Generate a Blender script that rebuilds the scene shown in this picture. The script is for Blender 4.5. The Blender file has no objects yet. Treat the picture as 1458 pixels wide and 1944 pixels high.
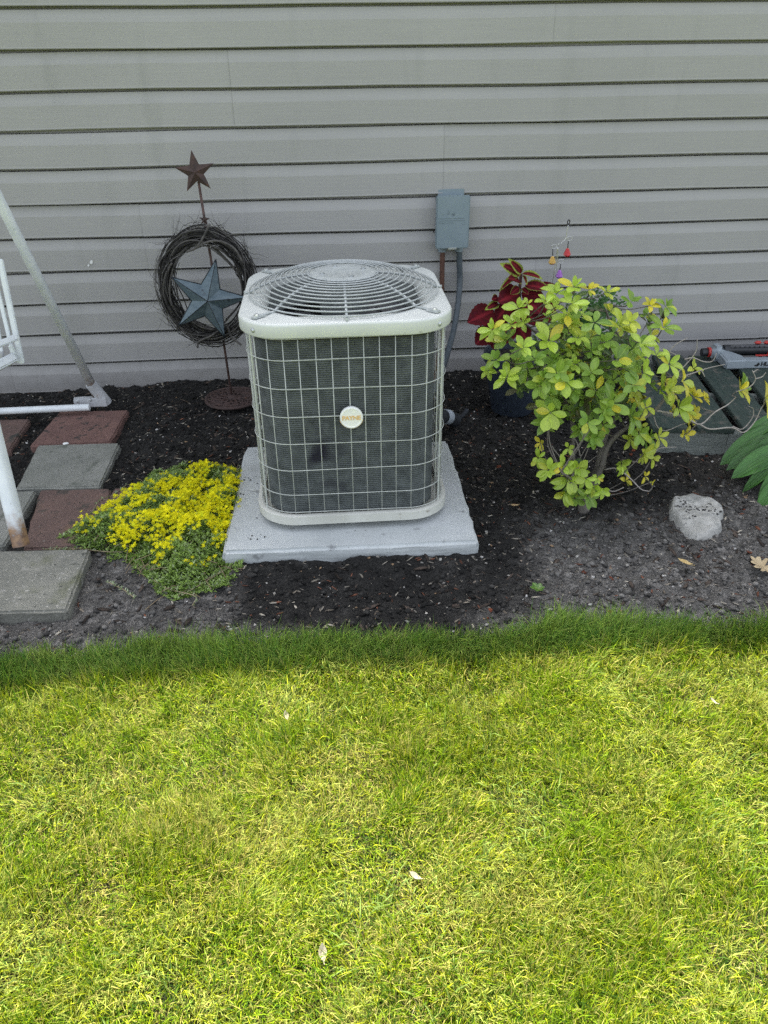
import bpy, bmesh, math, random
import numpy as np
from mathutils import Vector, Matrix
random.seed(7); rng = np.random.default_rng(11)
scene = bpy.context.scene
COL = scene.collection
# ------------------------------------------------------------------ camera, sky, sun, exposure
F_PX, W_PX, H_PX = 1470.0, 1458.0, 1944.0
PITCH, YAW, ROLL = math.radians(31.518), math.radians(3.938), math.radians(-0.742)
CAM = np.array([0.0, -3.254, 1.2807])
def cam_rows():
    cy, sy = math.cos(YAW), math.sin(YAW)
    f = np.array([sy*math.cos(PITCH), cy*math.cos(PITCH), -math.sin(PITCH)])
    rt = np.array([cy, -sy, 0.0]); up = np.cross(rt, f)
    c, s = math.cos(ROLL), math.sin(ROLL)
    return np.array([c*rt + s*up, -(-s*rt + c*up), f])
RM = cam_rows()
camd = bpy.data.cameras.new('camera'); cam = bpy.data.objects.new('camera', camd); COL.objects.link(cam)
camd.sensor_fit = 'VERTICAL'; camd.sensor_height = 24.0; camd.lens = 24.0*F_PX/H_PX
camd.clip_start = 0.02; camd.clip_end = 500
cam.matrix_world = Matrix(((RM[0][0], -RM[1][0], -RM[2][0], CAM[0]), (RM[0][1], -RM[1][1], -RM[2][1], CAM[1]),
                           (RM[0][2], -RM[1][2], -RM[2][2], CAM[2]), (0, 0, 0, 1)))
scene.camera = cam
SUN_EL, SUN_AZ = math.radians(58.0), math.radians(-14.0)     # azimuth from +Y (behind the house), + to the right
world = bpy.data.worlds.new('World'); scene.world = world; world.use_nodes = True
wn = world.node_tree.nodes; wl = world.node_tree.links
sky = wn.new('ShaderNodeTexSky'); sky.sky_type = 'NISHITA'; sky.sun_disc = False
sky.sun_elevation = SUN_EL; sky.sun_rotation = SUN_AZ
sky.air_density = 1.0; sky.dust_density = 3.0; sky.ozone_density = 1.0
hsv = wn.new('ShaderNodeHueSaturation'); hsv.inputs['Saturation'].default_value = 0.40
wl.new(sky.outputs[0], hsv.inputs['Color']); wl.new(hsv.outputs[0], wn['Background'].inputs[0])
wn['Background'].inputs[1].default_value = 0.15
sund = bpy.data.lights.new('sun', 'SUN'); sun = bpy.data.objects.new('sun', sund); COL.objects.link(sun)
sund.energy = 5.0; sund.angle = math.radians(0.5); sund.color = (1.0, 0.955, 0.86)
sdir = Vector((math.sin(SUN_AZ)*math.cos(SUN_EL), math.cos(SUN_AZ)*math.cos(SUN_EL), math.sin(SUN_EL)))
sun.rotation_euler = sdir.to_track_quat('Z', 'Y').to_euler(); sun.location = (0, 6, 12)
scene.view_settings.view_transform = 'Standard'; scene.view_settings.look = 'None'
scene.view_settings.gamma = 1.0; scene.view_settings.use_curve_mapping = False
scene.view_settings.exposure = 1.65
scene.render.engine = 'CYCLES'
scene.cycles.caustics_reflective = False; scene.cycles.caustics_refractive = False; scene.cycles.sample_clamp_indirect = 2.5; scene.cycles.blur_glossy = 1.0
scene.cycles.max_bounces = 8; scene.cycles.diffuse_bounces = 3; scene.cycles.transparent_max_bounces = 8
scene.cycles.use_denoising = False

# ------------------------------------------------------------------ helpers
def ray(px, py):
    return RM.T @ np.array([(px-W_PX/2)/F_PX, (py-H_PX/2)/F_PX, 1.0])
def at(px, py, Y):                     # world point on the plane y = Y
    d = ray(px, py); return Vector(d*((Y-CAM[1])/d[1]) + CAM)
def onz(px, py, z=0.0):                # world point on the plane z
    d = ray(px, py); return Vector(d*((z-CAM[2])/d[2]) + CAM)
def lin(c):
    return tuple(((v/12.92) if v <= .04045 else ((v+.055)/1.055)**2.4) for v in c)
def rgb(r, g, b): return lin((r/255, g/255, b/255))

def hash2(ix, iy, seed):
    h = (ix.astype(np.int64)*374761393 + iy.astype(np.int64)*668265263 + seed*1442695041) & 0x7fffffff
    h = ((h ^ (h >> 13))*1274126177) & 0x7fffffff
    return ((h ^ (h >> 16)) & 0xffff)/65535.0
def vnoise(x, y, seed=0):
    x = np.asarray(x, float); y = np.asarray(y, float)
    ix = np.floor(x); iy = np.floor(y); fx = x-ix; fy = y-iy
    fx = fx*fx*(3-2*fx); fy = fy*fy*(3-2*fy)
    a = hash2(ix, iy, seed); b = hash2(ix+1, iy, seed); c = hash2(ix, iy+1, seed); d = hash2(ix+1, iy+1, seed)
    return (a*(1-fx)+b*fx)*(1-fy) + (c*(1-fx)+d*fx)*fy
def fbm(x, y, seed=0, octs=4):
    t = 0; a = .5; n = 0
    for o in range(octs):
        t = t + a*vnoise(np.asarray(x)*2**o, np.asarray(y)*2**o, seed+o*17); n += a; a *= .5
    return t/n
def sstep(a, b, x):
    t = np.clip((x-a)/(b-a), 0, 1); return t*t*(3-2*t)

# ---- objects
def empty(name, loc):
    o = bpy.data.objects.new(name, None); COL.objects.link(o); o.location = loc; o.empty_display_size = .05; return o
def tag(o, label=None, cat=None, group=None, kind=None):
    if label: o['label'] = label
    if cat: o['category'] = cat
    if group: o['group'] = group
    if kind: o['kind'] = kind
    return o
def thing(name, loc, label, cat, group=None):
    return tag(empty(name, loc), label, cat, group)
def link(name, me, m=None, parent=None):
    o = bpy.data.objects.new(name, me); COL.objects.link(o)
    if m is not None and not me.materials: me.materials.append(m)
    if parent is not None:
        o.parent = parent
        if parent.type == 'EMPTY': o.matrix_parent_inverse = Matrix.Translation(parent.location).inverted()
    return o
def smooth(me, on=True):
    me.polygons.foreach_set('use_smooth', np.full(len(me.polygons), on, dtype=bool)); me.update()
def mesh_np(name, V, Fq=None, Ft=None, col=None, sm=False):
    """mesh from numpy arrays: quads and triangles, colour per vertex"""
    me = bpy.data.meshes.new(name)
    V = np.asarray(V, np.float32).reshape(-1, 3)
    nq = 0 if Fq is None else len(Fq); nt = 0 if Ft is None else len(Ft)
    me.vertices.add(len(V)); me.vertices.foreach_set('co', V.ravel())
    loops = []
    if nq: loops.append(np.asarray(Fq, np.int32).ravel())
    if nt: loops.append(np.asarray(Ft, np.int32).ravel())
    lv = np.concatenate(loops); me.loops.add(len(lv)); me.loops.foreach_set('vertex_index', lv)
    tot = np.concatenate([np.full(nq, 4, np.int32), np.full(nt, 3, np.int32)])
    st = np.concatenate([[0], np.cumsum(tot)[:-1]]).astype(np.int32)
    me.polygons.add(nq+nt); me.polygons.foreach_set('loop_start', st)
    try: me.polygons.foreach_set('loop_total', tot)
    except Exception: pass
    me.update(calc_edges=True); me.validate()
    if col is not None:
        a = me.color_attributes.new('Col', 'FLOAT_COLOR', 'POINT')
        c = np.ones((len(V), 4), np.float32); c[:, :3] = col; a.data.foreach_set('color', c.ravel())
    if sm: smooth(me)
    return me

class MB:
    """collects vertices and faces of one mesh"""
    def __init__(s): s.v = []; s.f = []; s.c = []
    def add(s, vs, fs, c=None):
        b = len(s.v); s.v += [tuple(v) for v in vs]; s.f += [tuple(i+b for i in f) for f in fs]
        if c is not None: s.c += [c]*len(vs)
        return s
    def box(s, lo, hi, M=None):
        x0, y0, z0 = lo; x1, y1, z1 = hi
        vs = [Vector(p) for p in ((x0,y0,z0),(x1,y0,z0),(x1,y1,z0),(x0,y1,z0),(x0,y0,z1),(x1,y0,z1),(x1,y1,z1),(x0,y1,z1))]
        if M is not None: vs = [M @ v for v in vs]
        return s.add(vs, [(3,2,1,0),(4,5,6,7),(0,1,5,4),(1,2,6,5),(2,3,7,6),(3,0,4,7)])
    def tube(s, pts, r, n=8, cap=True, closed=False, c=None):
        pts = [Vector(p) for p in pts]; N = len(pts)
        rs = r if hasattr(r, '__len__') else [r]*N
        T = []
        for i in range(N):
            if closed: t = pts[(i+1) % N]-pts[i-1]
            else: t = pts[min(i+1, N-1)]-pts[max(i-1, 0)]
            T.append(t.normalized() if t.length > 1e-9 else Vector((0, 0, 1)))
        u = T[0].orthogonal().normalized(); vs = []
        for i in range(N):
            u = (u - T[i]*u.dot(T[i])); u = u.normalized() if u.length > 1e-6 else T[i].orthogonal().normalized()
            w = T[i].cross(u)
            for k in range(n):
                a = 2*math.pi*k/n; vs.append(pts[i] + (u*math.cos(a)+w*math.sin(a))*rs[i])
        fs = []
        for i in range(N if closed else N-1):
            j = (i+1) % N
            off = 0
            if closed and i == N-1:      # match the seam rotation
                best = min(range(n), key=lambda o: (vs[j*n+o]-vs[i*n]).length); off = best
            for k in range(n):
                fs.append((i*n+k, i*n+(k+1) % n, j*n+(k+1+off) % n, j*n+(k+off) % n))
        if cap and not closed:
            fs.append(tuple(range(n-1, -1, -1))); fs.append(tuple((N-1)*n+k for k in range(n)))
        return s.add(vs, fs, c)
    def lathe(s, prof, n=24, M=None):
        """profile of (r, z) turned about z"""
        vs = []
        for r, z in prof:
            for k in range(n):
                a = 2*math.pi*k/n; vs.append(Vector((r*math.cos(a), r*math.sin(a), z)))
        if M is not None: vs = [M @ v for v in vs]
        fs = []
        for i in range(len(prof)-1):
            for k in range(n): fs.append((i*n+k, i*n+(k+1) % n, (i+1)*n+(k+1) % n, (i+1)*n+k))
        fs.append(tuple(range(n-1, -1, -1))); fs.append(tuple((len(prof)-1)*n+k for k in range(n)))
        return s.add(vs, fs)
    def mesh(s, name='mesh', sm=False, angle=None):
        me = bpy.data.meshes.new(name); me.from_pydata([tuple(v) for v in s.v], [], s.f); me.update()
        if s.c and len(s.c) == len(s.v):
            a = me.color_attributes.new('Col', 'FLOAT_COLOR', 'POINT')
            a.data.foreach_set('color', np.array([(*c, 1.0) for c in s.c], np.float32).ravel())
        if sm: smooth(me)
        if angle is not None:
            smooth(me); me.set_sharp_from_angle(angle=math.radians(angle))
        return me
    def build(s, name, m=None, parent=None, sm=False, angle=None):
        return link(name, s.mesh(name, sm, angle), m, parent)

def bevelled(mb, off, seg=2, angle=None):
    """bevel every sharp edge of a collected mesh"""
    me = mb.mesh(); bm = bmesh.new(); bm.from_mesh(me); bpy.data.meshes.remove(me)
    bmesh.ops.remove_doubles(bm, verts=bm.verts, dist=1e-6)
    ed = [e for e in bm.edges if len(e.link_faces) == 2 and e.calc_face_angle() > math.radians(25)]
    bmesh.ops.bevel(bm, geom=ed, offset=off, segments=seg, affect='EDGES', clamp_overlap=True)
    me = bpy.data.meshes.new('bevelled'); bm.to_mesh(me); bm.free()
    smooth(me); me.set_sharp_from_angle(angle=math.radians(50))
    return me
def rotz(a): return Matrix.Rotation(a, 4, 'Z')
def frame(origin, y, z):
    """matrix whose Y runs along y and whose Z is near z"""
    y = Vector(y).normalized(); z = Vector(z); x = y.cross(z)
    if x.length < 1e-6: x = y.orthogonal()
    x.normalize(); z = x.cross(y)
    return Matrix(((x.x, y.x, z.x, origin[0]), (x.y, y.y, z.y, origin[1]), (x.z, y.z, z.z, origin[2]), (0, 0, 0, 1)))

# ---- materials
def newmat(name):
    m = bpy.data.materials.new(name); m.use_nodes = True
    nt = m.node_tree; return m, nt.nodes, nt.links, nt.nodes['Principled BSDF']
def noise_node(n, l, scale, detail=4, coords='Object', stretch=None, rough=.55):
    tc = n.new('ShaderNodeTexCoord'); tx = n.new('ShaderNodeTexNoise')
    tx.inputs['Scale'].default_value = scale; tx.inputs['Detail'].default_value = detail; tx.inputs['Roughness'].default_value = rough
    if stretch:
        mp = n.new('ShaderNodeMapping'); mp.inputs['Scale'].default_value = stretch
        l.new(tc.outputs[coords], mp.inputs[0]); l.new(mp.outputs[0], tx.inputs['Vector'])
    else: l.new(tc.outputs[coords], tx.inputs['Vector'])
    return tx
def ramp(n, l, src, stops):
    r = n.new('ShaderNodeValToRGB'); e = r.color_ramp.elements
    while len(e) < len(stops): e.new(.5)
    for k, (p, c) in enumerate(stops): e[k].position = p; e[k].color = (*c, 1)
    l.new(src, r.inputs[0]); return r
def mixc(n, l, fac, a, b, mode='MIX'):
    x = n.new('ShaderNodeMix'); x.data_type = 'RGBA'; x.blend_type = mode
    for sock, v in ((x.inputs[0], fac), (x.inputs[6], a), (x.inputs[7], b)):
        if hasattr(v, 'default_value') or hasattr(v, 'is_output'): l.new(v, sock)
        elif isinstance(v, (int, float)): sock.default_value = v
        else: sock.default_value = (*v, 1)
    return x.outputs[2]
def mat(name, c1, c2=None, scale=20, rough=.6, metal=0, bump=0, bscale=None, stretch=None, spots=None, spec=None, coords='Object'):
    """two tone noise colour, optional speckle (colour, scale, threshold), bump"""
    m, n, l, b = newmat(name)
    b.inputs['Roughness'].default_value = rough; b.inputs['Metallic'].default_value = metal
    if spec is not None: b.inputs['Specular IOR Level'].default_value = spec
    tx = noise_node(n, l, scale, 5, coords, stretch)
    out = ramp(n, l, tx.outputs[0], [(.3, c1), (.7, c2 or c1)]).outputs[0]
    for sp in (spots or []):
        t2 = noise_node(n, l, sp[1], 3, coords)
        r2 = ramp(n, l, t2.outputs[0], [(sp[2], (0, 0, 0)), (min(1, sp[2]+sp[3]), (1, 1, 1))])
        out = mixc(n, l, r2.outputs[0], out, sp[0])
    l.new(out, b.inputs['Base Color'])
    if bump:
        tb = noise_node(n, l, bscale or scale*4, 6, coords, stretch)
        bp = n.new('ShaderNodeBump'); bp.inputs['Strength'].default_value = bump; bp.inputs['Distance'].default_value = .004
        l.new(tb.outputs[0], bp.inputs['Height']); l.new(bp.outputs[0], b.inputs['Normal'])
    return m
def leafmat(name, source='object', rough=.42, trans=.3, vein=None, spec=.5):
    """leaf colour comes from the object colour or from the vertex colour"""
    m, n, l, b = newmat(name)
    b.inputs['Roughness'].default_value = rough; b.inputs['Specular IOR Level'].default_value = spec
    if source == 'object':
        oi = n.new('ShaderNodeObjectInfo'); c = oi.outputs['Color']
    else:
        at_ = n.new('ShaderNodeAttribute'); at_.attribute_name = 'Col'; c = at_.outputs['Color']
    tx = noise_node(n, l, 3.0 if source == 'object' else 60, 3)
    r = ramp(n, l, tx.outputs[0], [(.3, (.78, .8, .78)), (.7, (1.12, 1.1, 1.05))])
    c = mixc(n, l, 1.0, c, r.outputs[0], 'MULTIPLY')
    if vein:
        tc = n.new('ShaderNodeTexCoord'); sx = n.new('ShaderNodeSeparateXYZ'); l.new(tc.outputs['Object'], sx.inputs[0])
        ab = n.new('ShaderNodeMath'); ab.operation = 'ABSOLUTE'; l.new(sx.outputs[0], ab.inputs[0])
        lt = n.new('ShaderNodeMath'); lt.operation = 'LESS_THAN'; lt.inputs[1].default_value = .018; l.new(ab.outputs[0], lt.inputs[0])
        # side veins: bands of y +- x
        ad = n.new('ShaderNodeMath'); ad.operation = 'MULTIPLY_ADD'; ad.inputs[1].default_value = -.7
        l.new(ab.outputs[0], ad.inputs[0]); l.new(sx.outputs[1], ad.inputs[2])
        mu = n.new('ShaderNodeMath'); mu.operation = 'MULTIPLY'; mu.inputs[1].default_value = 44; l.new(ad.outputs[0], mu.inputs[0])
        si = n.new('ShaderNodeMath'); si.operation = 'SINE'; l.new(mu.outputs[0], si.inputs[0])
        gt = n.new('ShaderNodeMath'); gt.operation = 'GREATER_THAN'; gt.inputs[1].default_value = .9; l.new(si.outputs[0], gt.inputs[0])
        g2 = n.new('ShaderNodeMath'); g2.operation = 'MULTIPLY'; g2.inputs[1].default_value = .3; l.new(gt.outputs[0], g2.inputs[0])
        mx = n.new('ShaderNodeMath'); mx.operation = 'MAXIMUM'; l.new(lt.outputs[0], mx.inputs[0]); l.new(g2.outputs[0], mx.inputs[1])
        m2 = n.new('ShaderNodeMath'); m2.operation = 'MULTIPLY'; m2.inputs[1].default_value = .55; l.new(mx.outputs[0], m2.inputs[0])
        c = mixc(n, l, m2.outputs[0], c, vein)
    l.new(c, b.inputs['Base Color'])
    tr = n.new('ShaderNodeBsdfTranslucent'); l.new(c, tr.inputs[0])
    mx = n.new('ShaderNodeMixShader'); mx.inputs[0].default_value = trans
    l.new(b.outputs[0], mx.inputs[1]); l.new(tr.outputs[0], mx.inputs[2]); l.new(mx.outputs[0], n['Material Output'].inputs[0])
    return m
def vcolmat(name, rough=.9, bump=0, bscale=150, grain=.25, spec=.3):
    """vertex colour with fine grain"""
    m, n, l, b = newmat(name); b.inputs['Roughness'].default_value = rough; b.inputs['Specular IOR Level'].default_value = spec
    a = n.new('ShaderNodeAttribute'); a.attribute_name = 'Col'
    tx = noise_node(n, l, bscale, 5, rough=.7)
    r = ramp(n, l, tx.outputs[0], [(.32, (1-grain*1.6,)*3), (.68, (1+grain*1.6,)*3)])
    l.new(mixc(n, l, 1.0, a.outputs['Color'], r.outputs[0], 'MULTIPLY'), b.inputs['Base Color'])
    if bump:
        bp = n.new('ShaderNodeBump'); bp.inputs['Strength'].default_value = bump; bp.inputs['Distance'].default_value = .006
        l.new(tx.outputs[0], bp.inputs['Height']); l.new(bp.outputs[0], b.inputs['Normal'])
    return m
M = {}
def siding_mat():
    m, n, l, b = newmat('vinyl_siding'); b.inputs['Roughness'].default_value = .55
    t1 = noise_node(n, l, 1.4, 4); t2 = noise_node(n, l, 9, 5, stretch=(.5, 1, 30)); t3 = noise_node(n, l, 3.0, 6, stretch=(3, 1, .5))
    c = ramp(n, l, t1.outputs[0], [(.3, (.342, .335, .325)), (.7, (.380, .372, .360))]).outputs[0]
    g = ramp(n, l, t2.outputs[0], [(.3, (.955, .955, .955)), (.7, (1.03, 1.03, 1.03))])
    c = mixc(n, l, 1.0, c, g.outputs[0], 'MULTIPLY')
    d = ramp(n, l, t3.outputs[0], [(.55, (1, 1, 1)), (.8, (.86, .87, .86))])
    c = mixc(n, l, 1.0, c, d.outputs[0], 'MULTIPLY'); 
    # splashed soil low on the wall
    tc = n.new('ShaderNodeTexCoord'); sx = n.new('ShaderNodeSeparateXYZ'); l.new(tc.outputs['Object'], sx.inputs[0])
    t4 = noise_node(n, l, 30, 6)
    ma = n.new('ShaderNodeMath'); ma.operation = 'MULTIPLY_ADD'; ma.inputs[1].default_value = .16; l.new(t4.outputs[0], ma.inputs[0])
    sb = n.new('ShaderNodeMath'); sb.operation = 'SUBTRACT'; sb.inputs[0].default_value = .12; l.new(sx.outputs[2], sb.inputs[1]); l.new(sb.outputs[0], ma.inputs[2])
    r4 = ramp(n, l, ma.outputs[0], [(.08, (0, 0, 0)), (.24, (.55, .55, .55))])
    c = mixc(n, l, r4.outputs[0], c, (.16, .145, .13))
    l.new(c, b.inputs['Base Color'])
    bp = n.new('ShaderNodeBump'); bp.inputs['Strength'].default_value = .22; bp.inputs['Distance'].default_value = .0015
    l.new(t2.outputs[0], bp.inputs['Height']); l.new(bp.outputs[0], b.inputs['Normal'])
    return m
M['siding'] = siding_mat()
M['white_trim'] = mat('painted_trim', (.62, .62, .6), (.68, .68, .66), 5, .5)
M['shingle'] = mat('roof_shingle', (.06, .055, .05), (.12, .11, .1), 30, .9, bump=.5)
M['cover'] = mat('cover_paint', (.54, .56, .53), (.61, .63, .60), 7, .42, bump=.05, bscale=60, spots=[((.4, .4, .36), 40, .68, .1)])
M['wire'] = mat('white_wire', (.42, .44, .41), (.56, .58, .54), 30, .4)
M['guard'] = mat('fan_guard_wire', (.34, .365, .355), (.46, .485, .475), 40, .38)
M['pan'] = mat('base_pan_paint', (.52, .52, .46), (.64, .64, .58), 14, .5, spots=[((.25, .22, .17), 30, .66, .1)])
M['coil'] = mat('coil_fins', (.075, .086, .083), (.145, .162, .157), 26, .55, metal=.25, bump=.4, bscale=400, spots=[((.15, .17, .17), 9, .68, .12), ((.02, .02, .03), 5, .62, .1)])
M['black'] = mat('black_inside', (.008, .008, .008), (.014, .014, .014), 10, .7)
M['shroud'] = mat('grey_sheet', (.24, .26, .25), (.32, .34, .33), 12, .45, metal=.2)
M['galv'] = mat('galvanised', (.42, .44, .44), (.6, .62, .62), 50, .35, metal=.6)
M['badge'] = mat('badge_white', (.86, .86, .82), (.92, .92, .88), 20, .35)
M['gold'] = mat('badge_gold', (.78, .5, .2), (.85, .56, .25), 30, .4)
M['boxgrey'] = mat('box_enamel', (.20, .255, .28), (.23, .285, .315), 14, .45, bump=.06, bscale=80, spots=[((.11, .14, .16), 30, .64, .1)])
M['brown_conduit'] = mat('brown_conduit', (.085, .04, .028), (.13, .062, .042), 60, .55)
M['grey_conduit'] = mat('grey_conduit', (.055, .072, .085), (.085, .105, .12), 40, .45)
M['foam'] = mat('pipe_insulation', (.008, .01, .013), (.02, .024, .03), 40, .7)
M['tape'] = mat('pale_tape', (.3, .34, .38), (.42, .46, .5), 50, .6)
M['rust'] = mat('rusty_iron', (.045, .03, .027), (.085, .05, .042), 45, .75, bump=.4, spots=[((.15, .062, .03), 60, .62, .12)])
M['rustrod'] = mat('rusty_rod', (.07, .045, .04), (.13, .075, .065), 60, .75, bump=.3)
M['bluestar'] = mat('blue_tin', (.085, .125, .15), (.15, .195, .22), 30, .5, metal=.2, stretch=(1, 1, 2.5), spots=[((.05, .06, .065), 45, .62, .1)])
M['starrim'] = mat('dark_tin_edge', (.012, .015, .02), (.025, .03, .035), 40, .6)
M['twig'] = None
M['vine'] = mat('dry_vine', (.05, .047, .044), (.13, .12, .11), 60, .85, bump=.5)
M['concrete'] = mat('pad_concrete', (.435, .46, .455), (.53, .555, .548), 8, .9, bump=.4, bscale=150,
                    spots=[((.27, .28, .28), 26, .64, .1), ((.56, .58, .59), 5, .58, .2), ((.33, .34, .32), 3, .6, .2), ((.09, .09, .09), 70, .74, .04)])
M['redpaver'] = mat('red_paver', (.155, .085, .073), (.22, .122, .10), 14, .9, bump=1, bscale=260, spots=[((.06, .045, .04), 34, .58, .1), ((.24, .2, .18), 150, .66, .05), ((.045, .035, .03), 120, .66, .05)])
M['brownpaver'] = mat('brown_paver', (.12, .078, .067), (.18, .113, .092), 9, .92, bump=1, bscale=260, spots=[((.19, .115, .07), 6, .6, .15), ((.25, .23, .2), 130, .65, .05), ((.05, .05, .042), 16, .57, .12), ((.04, .035, .03), 110, .64, .05)])
M['greypaver'] = mat('grey_paver', (.20, .205, .178), (.275, .275, .245), 11, .9, bump=1, bscale=260, spots=[((.125, .135, .11), 18, .60, .15), ((.33, .33, .3), 150, .66, .05), ((.07, .075, .06), 130, .65, .05)])
M['mossypaver'] = mat('mossy_paver', (.15, .15, .128), (.235, .23, .195), 16, .95, bump=1, bscale=220, spots=[((.13, .135, .085), 11, .60, .15), ((.42, .41, .37), 120, .63, .07), ((.07, .072, .06), 60, .63, .08), ((.3, .29, .26), 34, .64, .08)])
M['chip'] = mat('white_chip', (.7, .7, .68), (.85, .85, .83), 60, .6)
def whitepaint(name, rust_z=None):
    m, n, l, b = newmat(name); b.inputs['Roughness'].default_value = .42
    t = noise_node(n, l, 25, 6); c = ramp(n, l, t.outputs[0], [(.3, (.66, .7, .72)), (.62, (.78, .81, .82))]).outputs[0]
    t2 = noise_node(n, l, 90, 4); r2 = ramp(n, l, t2.outputs[0], [(.68, (0, 0, 0)), (.73, (.8, .8, .8))])
    c = mixc(n, l, r2.outputs[0], c, (.3, .29, .26))
    if rust_z:
        tc = n.new('ShaderNodeTexCoord'); sx = n.new('ShaderNodeSeparateXYZ'); l.new(tc.outputs['Object'], sx.inputs[0])
        t3 = noise_node(n, l, 55, 5); ma = n.new('ShaderNodeMath'); ma.operation = 'MULTIPLY_ADD'; ma.inputs[1].default_value = -rust_z[1]
        l.new(t3.outputs[0], ma.inputs[0]); l.new(sx.outputs[2], ma.inputs[2])
        r3 = ramp(n, l, ma.outputs[0], [(0, (.93, .93, .93)), (.5, (0, 0, 0))])
        mr = n.new('ShaderNodeMapRange'); mr.inputs[1].default_value = rust_z[0]-rust_z[1]; mr.inputs[2].default_value = rust_z[0]+.02
        l.new(ma.outputs[0], mr.inputs[0]); l.new(mr.outputs[0], r3.inputs[0])
        rc = ramp(n, l, t3.outputs[0], [(.35, (.10, .04, .015)), (.65, (.3, .16, .06))])
        c = mixc(n, l, r3.outputs[0], c, rc.outputs[0])
    l.new(c, b.inputs['Base Color']); return m
M['whitepaint'] = whitepaint('white_paint')
M['whiterust'] = whitepaint('white_paint_rusting', (.125, .09))
M['whiterear'] = whitepaint('white_paint_worn', (.16, .12))
M['bracket'] = mat('bracket_paint', (.4, .41, .42), (.55, .56, .57), 30, .5, spots=[((.2, .12, .07), 60, .68, .08)])
M['greenwood'] = mat('dark_green_wood', (.018, .042, .034), (.06, .08, .066), 14, .8, bump=1, bscale=40, stretch=(14, 1.2, 14), spots=[((.125, .12, .10), 22, .56, .12), ((.02, .02, .018), 60, .63, .05)])
M['greywood'] = mat('weathered_wood', (.15, .17, .155), (.27, .29, .265), 10, .9, bump=1, bscale=30, stretch=(1.2, 14, 14), spots=[((.015, .045, .035), 9, .63, .05)])
M['sprgrey'] = mat('grey_plastic', (.25, .29, .32), (.31, .35, .38), 20, .4)
M['sprdark'] = mat('dark_plastic', (.018, .02, .024), (.03, .032, .037), 20, .45)
M['sprtube'] = mat('grey_tube', (.07, .072, .078), (.1, .1, .108), 30, .4)
M['red'] = mat('red_plastic', (.4, .03, .025), (.5, .045, .035), 20, .4)
M['ink'] = mat('black_ink', (.012, .012, .014), (.012, .012, .014), 5, .5)
M['pot'] = mat('navy_pot', (.02, .028, .044), (.045, .06, .085), 25, .5, bump=.3, stretch=(6, 6, .6))
M['pottingsoil'] = mat('potting_soil', (.012, .01, .008), (.035, .028, .022), 90, .95, bump=.8)
M['bark'] = mat('shrub_bark', (.10, .088, .075), (.2, .18, .155), 30, .9, bump=.7, bscale=120)
M['drytwig'] = mat('dry_twig_bark', (.28, .25, .22), (.42, .38, .35), 50, .85)
M['greenstem'] = mat('green_stem', (.09, .13, .04), (.17, .17, .08), 40, .7)
M['coleusstem'] = mat('purple_stem', (.05, .015, .02), (.12, .05, .04), 40, .6)
M['chrome'] = mat('silver_wire', (.7, .7, .7), (.85, .85, .85), 20, .25, metal=.9)
def beadmat(name, c):
    m, n, l, b = newmat(name); b.inputs['Base Color'].default_value = (*c, 1); b.inputs['Roughness'].default_value = .12
    b.inputs['Transmission Weight'].default_value = .25; b.inputs['IOR'].default_value = 1.45
    t = noise_node(n, l, 120, 3); r = ramp(n, l, t.outputs[0], [(.3, tuple(v*.7 for v in c)), (.7, c)]); l.new(r.outputs[0], b.inputs['Base Color']); return m
M['leaf'] = leafmat('shrub_leaf', 'object', .3, .28, vein=(.42, .52, .12))
M['leafmass'] = leafmat('shrub_leaf_mass', 'attr', .45, .28)
M['coleus'] = leafmat('coleus_leaf', 'attr', .8, .15, spec=.15)
M['hosta'] = leafmat('broad_leaf', 'object', .35, .2, vein=(.09, .16, .05))
def stripemat():
    m, n, l, b = newmat('strap_leaf'); b.inputs['Roughness'].default_value = .38
    oi = n.new('ShaderNodeObjectInfo'); tc = n.new('ShaderNodeTexCoord'); mp = n.new('ShaderNodeMapping'); mp.inputs['Scale'].default_value = (34, 1.2, 1)
    tx = n.new('ShaderNodeTexNoise'); tx.inputs['Scale'].default_value = 1.0; tx.inputs['Detail'].default_value = 3
    l.new(tc.outputs['Object'], mp.inputs[0]); l.new(mp.outputs[0], tx.inputs['Vector'])
    r = ramp(n, l, tx.outputs[0], [(.3, (.6, .65, .6)), (.7, (1.5, 1.4, 1.5))]); c = mixc(n, l, 1.0, oi.outputs['Color'], r.outputs[0], 'MULTIPLY')
    t2 = noise_node(n, l, 5, 4); r2 = ramp(n, l, t2.outputs[0], [(.62, (0, 0, 0)), (.75, (.5, .5, .5))]); c = mixc(n, l, r2.outputs[0], c, (.16, .2, .07))
    l.new(c, b.inputs['Base Color']); bp = n.new('ShaderNodeBump'); bp.inputs['Strength'].default_value = .6; bp.inputs['Distance'].default_value = .01
    l.new(tx.outputs[0], bp.inputs['Height']); l.new(bp.outputs[0], b.inputs['Normal']); return m
M['hosta'] = stripemat()
M['sedum'] = leafmat('sedum_leaf', 'attr', .45, .25)
M['petal'] = leafmat('yellow_petal', 'attr', .6, .35, spec=.15)
M['grass'] = leafmat('grass_blade', 'attr', .6, .32, spec=.12)
M['deadleaf'] = mat('dry_leaf', (.33, .25, .14), (.45, .36, .22), 40, .8, bump=.3)
M['soil'] = vcolmat('garden_soil', .95, bump=1.0, bscale=170, grain=.5)
M['debris'] = vcolmat('soil_debris', .9, bump=.6, bscale=300, grain=.3)

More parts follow.
